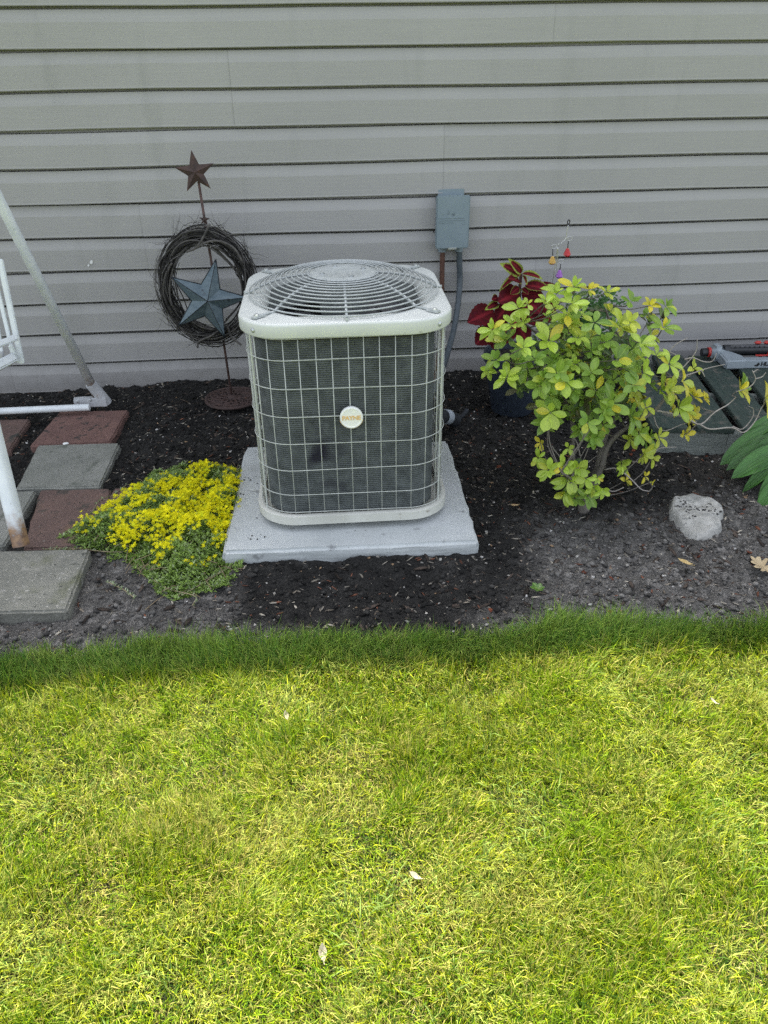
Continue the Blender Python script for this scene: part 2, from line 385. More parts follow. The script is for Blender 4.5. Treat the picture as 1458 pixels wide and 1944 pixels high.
# ================================================================== the setting: ground, soil bed, lawn
LAWN_EDGE = lambda x: -1.800 - .024*np.asarray(x) + .007*(fbm(np.asarray(x)*2.3+5, np.zeros_like(np.asarray(x, float)), 3, 4)-.5)*2
def soil_mask(x, y):
    """0 damp dark soil, 1 dry grey soil"""
    n = fbm(x*3+7, y*3+2, 21, 4); n2 = fbm(x*14, y*14, 5, 3)
    right = sstep(.42, .72, x - .55*(y+1.35) + .55*(n-.5)) * sstep(-1.05, -1.38, y + .3*(n-.5))
    left = sstep(-.28, -.42, x+.25*(n-.5)) * sstep(-1.2, -1.42, y+.25*(n-.5))
    mid = sstep(1.12, 1.35, x + .3*(n-.5))*.30
    sides = sstep(-1.66, -1.74, y+.1*(n-.5))*.75*sstep(.1, .35, np.abs(x-.1))
    return np.clip(np.maximum(np.maximum(right, left*.85), np.maximum(mid, sides)) + (n2-.5)*.25, 0, 1)
def soil_h(x, y):
    h = (fbm(x*9, y*9, 31, 5)-.5)*.026 + (fbm(x*42, y*42, 32, 3)-.5)*.026
    h = h + .018*sstep(-.35, 0, y)*sstep(-1.25, -.95, x)
    h = h + .016*np.exp(-((y+1.46)/.05)**2)*sstep(-.36, -.28, x)*sstep(.45, .36, x)*fbm(x*12, y*3, 9, 3)*2
    h = h - .012*sstep(-.76, -.84, x)*sstep(-1.35, -1.2, y)
    return h - .004
gx = np.arange(-2.3, 2.7, .0095); gy = np.arange(-2.02, .03, .0095)
X, Y = np.meshgrid(gx, gy); Z = soil_h(X, Y)
nx, ny = len(gx), len(gy)
idx = np.arange(nx*ny).reshape(ny, nx)
Fq = np.stack([idx[:-1, :-1], idx[:-1, 1:], idx[1:, 1:], idx[1:, :-1]], -1).reshape(-1, 4)
mk = soil_mask(X, Y)[..., None]; v = fbm(X*25, Y*25, 77, 3)[..., None]
wood = sstep(.62, .8, fbm(X*60, Y*60, 88, 2))[..., None]
dark = np.array([.0165, .0158, .0145]); grey = np.array([.103, .098, .091]); brown = np.array([.05, .043, .036])
cs = (dark*(1-mk) + grey*mk)*(.55+.9*v); bm_ = sstep(1.05, 1.35, X)[..., None]*sstep(-1.35, -1.0, Y)[..., None]
cs = cs*(1-.6*bm_) + brown*(.6+.8*v)*.6*bm_
cs = cs*(1+.8*wood)
soil = link('garden_soil', mesh_np('garden_soil', np.stack([X, Y, Z], -1), Fq, col=cs.reshape(-1, 3), sm=True), M['soil'])
tag(soil, 'dark garden bed soil between the house wall and the lawn', kind='structure')
g = MB().add([(-60, -60, -.06), (60, -60, -.06), (60, 60, -.06), (-60, 60, -.06)], [(0, 1, 2, 3)])
tag(g.build('ground', mat('ground_earth', (.05, .045, .035), (.08, .07, .05), 2, .95)), 'bare earth under the house and the yard', kind='structure')

# lawn sheet: fine near the bed, one wide sheet beyond
lx = np.arange(-2.3, 2.71, .02); ly = np.arange(-3.7, -1.70, .02); LX, LY = np.meshgrid(lx, ly)
LY = np.minimum(LY, LAWN_EDGE(LX)-.0+.0)
LZ = (fbm(LX*5, LY*5, 41, 4)-.5)*.03 + .012
n1, n2 = len(lx), len(ly); li = np.arange(n1*n2).reshape(n2, n1)
LF = np.stack([li[:-1, :-1], li[:-1, 1:], li[1:, 1:], li[1:, :-1]], -1).reshape(-1, 4)
lv = fbm(LX*30, LY*30, 42, 3)[..., None]
lc = np.array([.030, .030, .014])*(.4+1.2*lv)
tag(link('lawn', mesh_np('lawn', np.stack([LX, LY, LZ], -1), LF, col=lc.reshape(-1, 3), sm=True), M['soil']), 'thatch and earth of the mown lawn', kind='structure')
far = MB()
far.add([(-60, -60, -.015), (60, -60, -.015), (60, -3.62, -.015), (-60, -3.62, -.015)], [(0, 1, 2, 3)])
far.add([(-60, -3.62, -.015), (-2.25, -3.62, -.015), (-2.25, -1.8, -.015), (-60, -1.8, -.015)], [(0, 1, 2, 3)])
far.add([(2.65, -3.62, -.015), (60, -3.62, -.015), (60, -1.8, -.015), (2.65, -1.8, -.015)], [(0, 1, 2, 3)])
tag(far.build('lawn', mat('far_lawn', (.07, .105, .022), (.125, .145, .04), 14, .9, bump=1, bscale=80)), 'mown grass stretching away from the house', kind='structure')

# ================================================================== the house wall
S = .127; Z0 = 1.385
house = thing('house', (0, 0, 0), 'house wall clad in grey beige vinyl lap siding behind the garden bed', 'house')
def lap_profile(zb):
    """one double lap panel, bottom at zb: two laps"""
    P = [(.010, zb-.001)]
    for k in range(2):
        z = zb + k*S
        P += [(-.0175, z-.0015), (-.0195, z+.0015), (-.0185, z+.006), (-.0172, z+.078), (-.0154, z+.085), (-.0052, z+S-.0115), (.0200, z+S-.0105), (.0200, z+S-.0025 if k == 0 else z+S+.0035)]
        
    return P
def siding_panel(x0, x1, zb, off):
    P = lap_profile(zb); xs = np.linspace(x0, x1, max(2, int((x1-x0)/.25)))
    V = []; 
    for x in xs:
        for (y, z) in P:
            w = .0016*math.sin(x*2.1+zb*9) + .0011*math.sin(x*6.3+zb*31)
            V.append((x, y+off-.0 + w*.6, z+w))
    n = len(P); Fs = [(i*n+k, i*n+k+1, (i+1)*n+k+1, (i+1)*n+k) for i in range(len(xs)-1) for k in range(n-1)]
    Fs = [tuple(reversed(f)) for f in Fs]
    me = MB().add(V, Fs).mesh('siding_panel'); smooth(me); me.set_sharp_from_angle(angle=math.radians(7))
    o = link('siding_panel', me, M['siding'], house); return o
SEAMS = {11: [-1.35, 1.9], 9: [.857, -2.4], 7: [-.701, 2.1], 5: [.458, -2.1], 3: [-.301, 2.5], 1: [.846, -1.9], -1: [-.5, 2.2], -3: [.4], -5: [-.9], -7: [1.1]}
for nb, sm in SEAMS.items():
    zb = Z0 - nb*S; cuts = [-5] + sorted(sm) + [5]
    for i in range(len(cuts)-1):
        siding_panel(cuts[i]+(-.012 if i % 2 and i else 0), cuts[i+1]+(.012 if i % 2 else 0), zb, -.0030*(i % 2))
core = MB().box((-5, .0240, -.06), (5, 4.2, 2.62)); core.build('wall_core', M['siding'], house)
EAVE_Y, EAVE_Z = -.305, 2.47
MB().box((-5.3, EAVE_Y+.025, EAVE_Z), (5.3, .012, EAVE_Z+.02)).build('soffit', M['white_trim'], house)
MB().box((-5.3, EAVE_Y, EAVE_Z-.015), (5.3, EAVE_Y+.022, EAVE_Z+.16)).build('fascia', M['white_trim'], house)
rf = MB(); 
rf.add([(-5.35, EAVE_Y-.03, 2.63), (5.35, EAVE_Y-.03, 2.63), (5.35, 2.1, 3.55), (-5.35, 2.1, 3.55), (5.35, 4.6, 2.63), (-5.35, 4.6, 2.63),
        (-5.35, EAVE_Y-.03, 2.655), (5.35, EAVE_Y-.03, 2.655), (5.35, 2.1, 3.575), (-5.35, 2.1, 3.575), (5.35, 4.6, 2.655), (-5.35, 4.6, 2.655)],
       [(0, 3, 2, 1), (3, 5, 4, 2), (6, 7, 8, 9), (9, 8, 10, 11), (0, 1, 7, 6), (5, 11, 10, 4), (0, 6, 9, 3), (3, 9, 11, 5), (1, 2, 8, 7), (2, 4, 10, 8)])
rf.build('roof', M['shingle'], house)
for x in (-5, 5):
    MB().add([(x, .012, 2.62), (x, 4.2, 2.62), (x, 2.1, 3.5)], [(0, 1, 2)]).build('gable', M['siding'], house)

# ================================================================== concrete pad and paving stones
def slab(name, corners, z0, z1, m, bev=.008, jitter=.003, cuts=14, seed=1):
    c = sum((Vector((p[0], p[1], 0)) for p in corners), Vector())/4
    bm = bmesh.new()
    bot = [bm.verts.new((p[0]-c.x, p[1]-c.y, z0)) for p in corners]; top = [bm.verts.new((p[0]-c.x, p[1]-c.y, z1)) for p in corners]
    bm.faces.new(list(reversed(bot))); bm.faces.new(top)
    for i in range(4): bm.faces.new((bot[i], bot[(i+1) % 4], top[(i+1) % 4], top[i]))
    bmesh.ops.recalc_face_normals(bm, faces=bm.faces)
    bmesh.ops.bevel(bm, geom=[e for e in bm.edges if max(v.co.z for v in e.verts) > z1-1e-5], offset=bev, segments=3, affect='EDGES')
    bmesh.ops.triangulate(bm, faces=[f for f in bm.faces if len(f.verts) > 4])
    bmesh.ops.subdivide_edges(bm, edges=[e for e in bm.edges if e.calc_length() > .04], cuts=cuts, use_grid_fill=True)
    for v in bm.verts:
        x, y = v.co.x+c.x+v.co.z, v.co.y+c.y
        a = float(fbm(np.array([x*28]), np.array([y*28+v.co.z*40]), seed, 3)[0])-.5; b_ = float(fbm(np.array([x*28+9]), np.array([y*28+5+v.co.z*40]), seed+3, 3)[0])-.5
        edge = 1 if v.co.z < z1-.0005 else .0
        v.co.x += a*jitter*(1+edge*1.2); v.co.y += b_*jitter*(1+edge*1.2); v.co.z += (a*.35)*jitter
    me = bpy.data.meshes.new(name); bm.to_mesh(me); bm.free(); smooth(me); me.set_sharp_from_angle(angle=math.radians(60))
    o = link(name, me, m); o.location = (c.x, c.y, 0); return o
pad = slab('concrete_pad', [(-.335, -1.42), (.398, -1.432), (.402, -.775), (-.318, -.755)], -.03, .046, M['concrete'], .009, .006, 16, 4)
tag(pad, 'pale grey concrete pad on the dark soil under the air conditioner', 'concrete pad')
G_P = 'square paving stones beside the white swing frame'
PV = [('redpaver', [(-1.125, -.603), (-.832, -.606), (-.822, -.31), (-1.10, -.296)], .013, 'dark red paving stone lying under the white tube joint nearest the house wall'),
      ('greypaver', [(-1.066, -.938), (-.785, -.95), (-.79, -.622), (-1.088, -.612)], .019, 'plain grey paving stone with a small white chip lying on it'),
      ('brownpaver', [(-.93, -1.30), (-.672, -1.308), (-.752, -.957), (-.985, -.945)], .014, 'reddish brown paving stone with a pale worn patch beside the yellow flowers'),
      ('greypaver', [(-1.29, -1.275), (-.985, -1.285), (-.992, -.958), (-1.29, -.945)], .019, 'grey paving stone behind the rusty foot of the white leg at the left edge'),
      ('mossypaver', [(-1.02, -1.612), (-.712, -1.625), (-.722, -1.338), (-1.02, -1.322)], .028, 'large mossy grey paving stone at the front with the rusty white foot standing on it'),
      ('brownpaver', [(-.748, -1.05), (-.672, -1.06), (-.672, -.955), (-.742, -.953)], .012, 'small broken red paving piece partly covered by the yellow flowering plant'),
      ('brownpaver', [(-1.40, -.62), (-1.19, -.62), (-1.2, -.345), (-1.40, -.34)], .008, 'dark sunken red paver half buried in soil below the white rail')]
SLABS = [[(-.335, -1.42), (.398, -1.432), (.402, -.775), (-.318, -.755)]]
for k, (mm, cs_, z1, lab) in enumerate(PV):
    tag(slab('paving_stone', cs_, -.035, z1, M[mm], .006, .0045, 10, 20+k), lab, 'paving stone', G_P)
    SLABS.append(cs_)
def in_slab(x, y, grow=0.0):
    r = np.zeros(np.shape(x), bool)
    for cs_ in SLABS:
        xs = [p[0] for p in cs_]; ys = [p[1] for p in cs_]
        r |= (x > min(xs)-grow) & (x < max(xs)+grow) & (y > min(ys)-grow) & (y < max(ys)+grow)
    return r
ch = onz(125, 843, .020); bm = bmesh.new(); bmesh.ops.create_icosphere(bm, subdivisions=2, radius=.009)
for v in bm.verts: v.co = Vector((v.co.x*1.3, v.co.y*.9, v.co.z*.45))*(1+random.uniform(-.15, .15))
me = bpy.data.meshes.new('stone_chip'); bm.to_mesh(me); bm.free()
o = link('stone_chip', me, M['chip']); o.location = (ch.x, ch.y, .0225); tag(o, 'tiny white stone chip on the plain grey paving stone', 'stone chip')

# ================================================================== air conditioner
AX, AY = .045, -1.045
ac = thing('air_conditioner', (AX, AY, .046), 'off white air conditioner with wire grille and domed fan guard on the concrete pad', 'air conditioner')
def rsq(hx, hy, r, nc=10, cx=AX, cy=AY):
    """rounded rectangle, counter clockwise from the front left corner"""
    pts = []
    for (sx, sy, a0) in ((1, -1, -90), (1, 1, 0), (-1, 1, 90), (-1, -1, 180)):
        for k in range(nc+1):
            a = math.radians(a0+90*k/nc); pts.append((cx+sx*(hx-r)+r*math.cos(a), cy+sy*(hy-r)+r*math.sin(a)))
    return pts
def loft(mb, rings, close_top=False, close_bottom=False):
    n = len(rings[0]); V = [p for r in rings for p in r]
    Fs = [(i*n+k, i*n+(k+1) % n, (i+1)*n+(k+1) % n, (i+1)*n+k) for i in range(len(rings)-1) for k in range(n)]
    if close_bottom: Fs.append(tuple(range(n-1, -1, -1)))
    if close_top: Fs.append(tuple((len(rings)-1)*n+k for k in range(n)))
    return mb.add(V, Fs)
HX, HY = .272, .276
# base pan
mb = MB(); R3 = lambda hx, hy, r, z, nc=10: [(x, y, z) for x, y in rsq(hx, hy, r, nc)]
loft(mb, [R3(HX+.004, HY+.004, .115, .066), R3(HX+.012, HY+.012, .12, .069), R3(HX+.012, HY+.012, .12, .096), R3(HX+.009, HY+.009, .117, .0975), R3(HX-.006, HY-.006, .105, .0965), R3(HX-.012, HY-.012, .1, .078)], close_top=True, close_bottom=True)
mb.build('base_pan', M['pan'], ac, angle=40)
for sx, sy in ((-1, -1), (1, -1), (1, 1), (-1, 1)):
    MB().lathe([(.028, .044), (.028, .067)], 14, Matrix.Translation((AX+sx*.17, AY+sy*.18, 0))).build('foot', M['black'], ac)
# coil: ribbed wall that ends at the right front corner
def path_len(pts):
    d = [0]
    for a, b in zip(pts, pts[1:]+pts[:1]): d.append(d[-1]+math.dist(a, b))
    return d
cp = rsq(HX-.022, HY-.022, .098, 14)
n_c = 15
coil_pts = [cp[i] for i in range(len(cp))]
# order: from right side of the front right corner backwards along front, left, back
order = list(range(9, -1, -1)) + list(range(len(cp)-1, 2*n_c-1, -1)) + list(range(2*n_c-1, n_c+8, -1))
CP = [cp[i] for i in order]
fine = []
for a, b in zip(CP, CP[1:]):
    k = max(1, int(math.dist(a, b)/.04))
    for j in range(k): fine.append((a[0]+(b[0]-a[0])*j/k, a[1]+(b[1]-a[1])*j/k))
fine.append(CP[-1])
cen = Vector((AX, AY, 0)); V = []; NR = 84; z_lo, z_hi = .09, .615
nm = []
for i, p in enumerate(fine):
    a = fine[max(0, i-1)]; b = fine[min(len(fine)-1, i+1)]; t = Vector((b[0]-a[0], b[1]-a[1], 0)).normalized(); nn = Vector((t.y, -t.x, 0))
    if nn.dot(Vector((p[0], p[1], 0))-cen) < 0: nn = -nn
    nm.append(nn)
zs = []
for k in range(NR):
    z = z_lo+(z_hi-z_lo)*k/NR; h = (z_hi-z_lo)/NR
    zs += [(z, -.0016), (z+h*.42, .0016), (z+h*.62, .0016)]
for i, p in enumerate(fine):
    for z, d in zs: V.append((p[0]+nm[i].x*d, p[1]+nm[i].y*d, z))
nz = len(zs)
MB().add(V, [(i*nz+k, i*nz+k+1, (i+1)*nz+k+1, (i+1)*nz+k) for i in range(len(fine)-1) for k in range(nz-1)]).build('coil', M['coil'], ac)
mb = MB(); loft(mb, [R3(HX-.034, HY-.034, .088, .08), R3(HX-.034, HY-.034, .088, .60)]); mb.build('shade_liner', M['black'], ac)  # black sheet stands in for the shaded void behind the wires
mb = MB(); loft(mb, [R3(HX-.016, HY-.016, .104, .614), R3(HX-.016, HY-.016, .104, .64)]); mb.build('shade_band', M['black'], ac)  # black strip stands in for the shaded gap above the coil
# wire grille
gp = rsq(HX, HY, .112, 12)
def walk(pts, step, start=0.0):
    d = path_len(pts); L = d[-1]; out = []; s = start; i = 0
    while s < L-1e-6:
        while d[i+1] < s: i += 1
        t = (s-d[i])/(d[i+1]-d[i]); a = pts[i]; b = pts[(i+1) % len(pts)]
        out.append((a[0]+(b[0]-a[0])*t, a[1]+(b[1]-a[1])*t)); s += step
    return out, L
gin = rsq(HX-.003, HY-.003, .109, 12)
_, Lg = walk(gin, 1.0)
NV = round(Lg/.0420); 
hp = rsq(HX, HY, .112, 12)
wg = MB().tube([(x, y, .6325) for x, y in hp], .0014, 6, closed=True).build('wire_grille', M['wire'], ac, sm=True)
for (cx_, cy_) in ((AX-HX+.018, AY-HY+.055), (AX+HX-.018, AY-HY+.055), (AX+HX-.018, AY+HY-.055), (AX-HX+.018, AY+HY-.055)):
    MB().tube([(cx_, cy_-.004 if cy_ < AY else cy_+.004, .088), (cx_, cy_-.004 if cy_ < AY else cy_+.004, .645)], .0030, 8).build('corner_rod', M['wire'], wg, angle=40)
vw = MB().tube([(0, 0, .094), (0, 0, .634)], .00130, 6).mesh('vertical_wire', sm=True); vw.materials.append(M['wire'])
pts_v, _ = walk(gin, Lg/NV, .0075)
for (x, y) in pts_v:
    o = link('vertical_wire', vw, None, wg); o.location = (x+random.uniform(-.0008, .0008), y, 0); o.rotation_euler = (random.uniform(-.002, .002), random.uniform(-.0025, .0025), 0)
for z in (.105, .162, .243, .324, .405, .486, .568, .625):
    mb = MB(); hp = rsq(HX, HY, .112, 12); ph = random.uniform(0, 6)
    dd = path_len(hp)
    mb.tube([(x, y, z+.0012*math.sin(ph+9*dd[i])) for i, (x, y) in enumerate(hp)], .00130, 6, closed=True)
    mb.build('horizontal_wire', M['wire'], wg, sm=True)
# top cover: rolled lip, flat top with a round throat
mb = MB(); CXH, CYH = .284, .288
NC = 16; outer = lambda dx, z, r=.125: [(x, y, z) for x, y in rsq(CXH+dx, CYH+dx, r+dx, NC)]
no = len(rsq(1, 1, .1, NC))
def circ(r, z):
    pts = []
    for (x, y) in rsq(CXH, CYH, .125, NC):
        a = math.atan2(y-AY, x-AX); pts.append((AX+r*math.cos(a), AY+r*math.sin(a), z))
    return pts
loft(mb, [outer(-.006, .631), outer(-.001, .630), outer(0, .633), outer(0, .6595), outer(-.0015, .6635), outer(-.005, .6662), outer(-.012, .6672), circ(.272, .6685), circ(.266, .6690), circ(.256, .665), circ(.247, .655), circ(.243, .63)])
mb.build('top_cover', M['cover'], ac, angle=50)
mb = MB(); mb.add(circ(.2435, .645)+circ(.236, .575), [(k, (k+1) % no, no+(k+1) % no, no+k) for k in range(no)]); mb.build('fan_shroud', M['shroud'], ac, sm=True)
mb = MB(); mb.add(circ(.2365, .576)+circ(.2365, .46), [(k, (k+1) % no, no+(k+1) % no, no+k) for k in range(no)]); mb.build('shade_wall', M['black'], ac, sm=True)  # black wall added as the shade below the shroud
MB().add([(AX+.236*math.cos(a*math.pi/16), AY+.236*math.sin(a*math.pi/16), .46) for a in range(32)], [tuple(range(32))]).build('shade_floor', M['black'], ac)  # black disc closes the well, interior shade as colour
# screws on the lip
for (x, y, nx_, ny_) in ((AX-.238, AY-.254, -.7, -.75), (AX+.238, AY-.254, .7, -.75)):
    n_ = Vector((nx_, ny_, 0)).normalized()
    MB().lathe([(.007, -.001), (.0065, .003), (.003, .006)], 10, frame((x+n_.x*.003, y+n_.y*.003, .645), (0, 0, 1), n_)).build('screw', M['galv'], ac, angle=40)
for (x, y, nx_, ny_) in ((AX-.236, AY-.252, -.7, -.75), (AX+.238, AY-.252, .7, -.75)):
    n_ = Vector((nx_, ny_, 0)).normalized()
    MB().lathe([(.006, -.001), (.0055, .003), (.003, .005)], 10, frame((x+n_.x*.002, y+n_.y*.002, .085), (0, 0, 1), n_)).build('screw', M['galv'], ac, angle=40)
# fan guard dome
def dome(r):
    t = max(0.0, min(1.0, (r-.09)/(.268-.09))); return .6725 + .0465*(1-t**2.1)
fg = MB()
for k in range(8):
    a = -math.pi/2 + k*math.pi/4
    pts = [(AX+r*math.cos(a), AY+r*math.sin(a), dome(r)-.003) for r in np.linspace(.08, .268, 10)]
    e = .285 if k % 2 else .281
    pts.append((AX+e*math.cos(a), AY+e*math.sin(a), .6725))
    if k % 2: pts.append((AX+.325*math.cos(a), AY+.325*math.sin(a), .671))
    fg.tube(pts, .0036, 7)
fgo = fg.build('fan_guard', M['guard'], ac, angle=50)
for k in range(12):
    r = .100 + (.266-.100)*k/11
    MB().tube([(AX+r*math.cos(2*math.pi*i/72), AY+r*math.sin(2*math.pi*i/72), dome(r)+.0022) for i in range(72)], .00215, 6, closed=True).build('ring_wire', M['guard'], fgo, sm=True)
foot_mb = MB().box((-.010, -.016, 0), (.010, .022, .005)); foot_me = bevelled(foot_mb, .002, 2); foot_me.materials.append(M['guard'])
for k in range(1, 8, 2):
    a = -math.pi/2 + k*math.pi/4
    o = link('mounting_foot', foot_me, None, fgo); o.location = (AX+.318*math.cos(a), AY+.318*math.sin(a), .6685); o.rotation_euler = (0, 0, a-math.pi/2)
    o = link('foot_screw', MB().lathe([(.007, 0), (.0065, .004), (.003, .006)], 10).mesh('foot_screw', angle=40), M['galv'], fgo)
    o.location = (AX+.326*math.cos(a), AY+.326*math.sin(a), .6735)
mb = MB().lathe([(.0, .712), (.094, .7125), (.094, .7185), (.088, .7212), (.05, .7212), (.046, .7195), (.0, .7195)], 48, Matrix.Translation((AX, AY, 0)))
mp = mb.build('motor_plate', M['guard'], ac, angle=40)
for a in (20, 110, 200, 290):
    MB().lathe([(.0085, .720), (.0085, .7225), (.0055, .7228), (.0055, .7275), (.002, .7285)], 6, Matrix.Translation((AX+.062*math.cos(math.radians(a)), AY+.062*math.sin(math.radians(a)), 0))).build('bolt', M['galv'], mp)
MB().lathe([(.062, .60), (.07, .61), (.07, .70), (.06, .711)], 28, Matrix.Translation((AX, AY, 0))).build('fan_motor', M['shroud'], ac, angle=40)
hub = MB().lathe([(.03, .56), (.03, .60)], 16, Matrix.Translation((AX, AY, 0))).build('fan_hub', M['black'], ac, angle=40)
for k in range(3):
    a0 = math.radians(25+120*k); V = []
    for i in range(7):
        r = .03+.19*i/6
        for j in range(5):
            a = a0 + (j/4-.5)*math.radians(70)*(1-.25*i/6); V.append((AX+r*math.cos(a), AY+r*math.sin(a), .575+(j/4-.5)*.05))
    MB().add(V, [(i*5+j, i*5+j+1, (i+1)*5+j+1, (i+1)*5+j) for i in range(6) for j in range(4)]).build('fan_blade', M['sprtube'], hub, sm=True)
link('control_box', bevelled(MB().box((AX+.085, AY-.235, .465), (AX+.215, AY-.105, .635)), .004), M['shroud'], ac)
MB().tube([(AX+.10, AY-.16, .636), (AX+.085, AY-.12, .652), (AX+.11, AY-.09, .62), (AX+.10, AY-.06, .60)], .003, 6).build('motor_cable', M['black'], ac, sm=True)
# round badge with the maker's name
BC = at(667, 791, AY-HY-.004)
bM = frame(BC, (0, 0, 1), (0, -1, 0)) 
mb = MB().lathe([(.0, -.002), (.0305, -.002), (.0315, .002), (.0315, .008), (.0295, .0105), (.0265, .0108), (.0255, .0095), (.0, .0095)], 40, bM)
bd = mb.build('badge', M['badge'], ac, angle=40)
rim = MB().tube([bM @ Vector((.0312*math.cos(a), .0312*math.sin(a), .0045)) for a in np.linspace(math.radians(195), math.radians(345), 24)], .0022, 6); rim.build('badge_rim', M['gold'], bd, sm=True)
def text_mesh(name, s, size, ext=.0004, bold=.03):
    cu = bpy.data.curves.new(name, 'FONT'); cu.body = s; cu.size = size; cu.extrude = ext; cu.align_x = 'CENTER'; cu.align_y = 'CENTER'; cu.offset = size*bold; cu.space_character = .95
    ob = bpy.data.objects.new(name, cu); COL.objects.link(ob)
    dg = bpy.context.evaluated_depsgraph_get(); dg.update(); me = bpy.data.meshes.new_from_object(ob.evaluated_get(dg)); bpy.data.objects.remove(ob); me.name = name; me.materials.clear(); return me
def put_text(name, s, size, Mx, m, parent):
    me = text_mesh(name, s, size); me.transform(Mx); return link(name, me, m, parent)
put_text('lettering', 'PAYNE', .0172, bM @ Matrix.Translation((0, 0, .0102)), M['gold'], bd)
# badge frame: text X must run to the right as seen from the lawn

# ================================================================== disconnect box, conduits, pipe
bx = thing('disconnect_box', (.503, 0, .55), 'small blue grey metal electrical box mounted on the siding above the conduits', 'electrical box')
link('box_body', bevelled(MB().box((.445, -.075, .562), (.563, -.008, .745)), .003), M['boxgrey'], bx)
link('cover', bevelled(MB().box((.438, -.092, .556), (.570, -.0765, .755)), .004), M['boxgrey'], bx)
em = MB()
for z in (.672, .664, .656): em.box((.446, -.0936, z), (.508 if z < .66 else .545, -.0915, z+.0018))
for i in range(4): em.box((.54+i*.003, -.0936, .65+i*.006), (.554, -.0915, .652+i*.006))
em.build('embossed_lines', M['boxgrey'], bx)
link('hasp', bevelled(MB().box((.487, -.0965, .553), (.522, -.0885, .561)), .0015), M['galv'], bx)
link('mounting_flange', bevelled(MB().box((.452, -.0205, .74), (.556, -.0175, .768)), .001), M['boxgrey'], bx)
for x in (.472, .540): MB().lathe([(.017, .535), (.017, .555), (.014, .5615)], 16, Matrix.Translation((x, -.043, 0))).build('conduit_hub', M['boxgrey'], bx, angle=40)
def bez(P, n=30):
    """Catmull-Rom through the points"""
    P = [Vector(p) for p in P]; P = [P[0]*2-P[1]] + P + [P[-1]*2-P[-2]]; out = []
    seg = len(P)-3; m = max(2, n//seg)
    for i in range(seg):
        a, b, c, d = P[i:i+4]
        for k in range(m):
            t = k/m; out.append(.5*((2*b)+(c-a)*t+(2*a-5*b+4*c-d)*t*t+(3*b-a-3*c+d)*t**3))
    out.append(P[-2]); return out
def corrugated(name, P, r, m, lab, cat, ribs=90):
    pts = bez(P, ribs*2); rs = [r*(1.0 if i % 2 else .93) for i in range(len(pts))]
    mb = MB().tube(pts, rs, 12); me = mb.mesh(name, angle=60)
    for v in me.vertices: v.co -= Vector(P[0])
    o = link(name, me, m); o.location = P[0]; return tag(o, lab, cat)
corrugated('conduit', [(.4735, -.043, .537), (.474, -.043, .45), (.476, -.044, .32), (.474, -.06, .2), (.45, -.16, .11), (.38, -.5, .10), (.30, -.745, .12)], .0105, M['brown_conduit'], 'rusty brown corrugated conduit dropping straight down from the left of the electrical box', 'conduit', 80)
corrugated('conduit', [(.5415, -.043, .537), (.545, -.044, .48), (.548, -.05, .41), (.537, -.09, .33), (.51, -.17, .25), (.46, -.3, .17), (.39, -.5, .13), (.30, -.745, .15)], .0125, M['grey_conduit'], 'dark blue grey flexible conduit curving from the electrical box behind the air conditioner', 'conduit', 80)
pp = thing('insulated_pipe', (.44, -.62, 0), 'black foam wrapped pipe end with pale tape sticking out behind the air conditioner', 'pipe')
MB().tube(bez([(.28, -.79, .10), (.36, -.70, .095), (.42, -.625, .07), (.445, -.60, .045), (.46, -.585, .035)], 24), .027, 14).build('foam_sleeve', M['foam'], pp, angle=50)
MB().tube(bez([(.45, -.595, .04), (.478, -.57, .035), (.50, -.545, .04), (.515, -.53, .05)], 16), .009, 10).build('inner_pipe', M['foam'], pp, sm=True)
MB().tube([(.405, -.643, .078), (.428, -.618, .064)], .0285, 14).build('tape_band', M['tape'], pp, angle=50)

# ================================================================== star stake, wreath, blue star
def star_mesh(name, R, r, depth, thick, rot, Mx, rim=None):
    """faceted five pointed star facing +Z of Mx"""
    V = [(0, 0, depth)]; 
    for k in range(10):
        a = math.pi/2 + rot + k*math.pi/5; q_ = R if k % 2 == 0 else r; V.append((q_*math.cos(a), q_*math.sin(a), 0))
    for k in range(10): V.append((V[1+k][0], V[1+k][1], -thick))
    V.append((0, 0, -thick))
    Fs = [(0, 1+k, 1+(k+1) % 10) for k in range(10)] + [(1+k, 11+k, 11+(k+1) % 10, 1+(k+1) % 10) for k in range(10)] + [(21, 11+(k+1) % 10, 11+k) for k in range(10)]
    return MB().add([Mx @ Vector(v) for v in V], Fs), [Mx @ Vector(v) for v in V]
rb = Vector((-.414, -.255, .02)); rt_ = at(377, 345, -.25)
st = thing('star_stake', (rb.x, rb.y, 0), 'rusty metal garden stake topped with a star on a round openwork base', 'garden stake')
MB().tube([rb, rb.lerp(rt_, .5)+Vector((.002, 0, 0)), rt_], .0047, 8).build('rod', M['rustrod'], st, sm=True)
sc_ = at(371, 327, -.262)
fr = frame(sc_, (-.03, .10, 1), (0.04, -1, .18))
mb, _ = star_mesh('star', .072, .029, .019, .004, math.radians(3), fr); mb.build('star', M['rust'], st)
s2 = at(388, 417, -.268); mb, _ = star_mesh('star', .021, .008, .006, .002, math.radians(-6), frame(s2, (0, 0, 1), (.1, -1, .1))); mb.build('small_star', M['rust'], st)
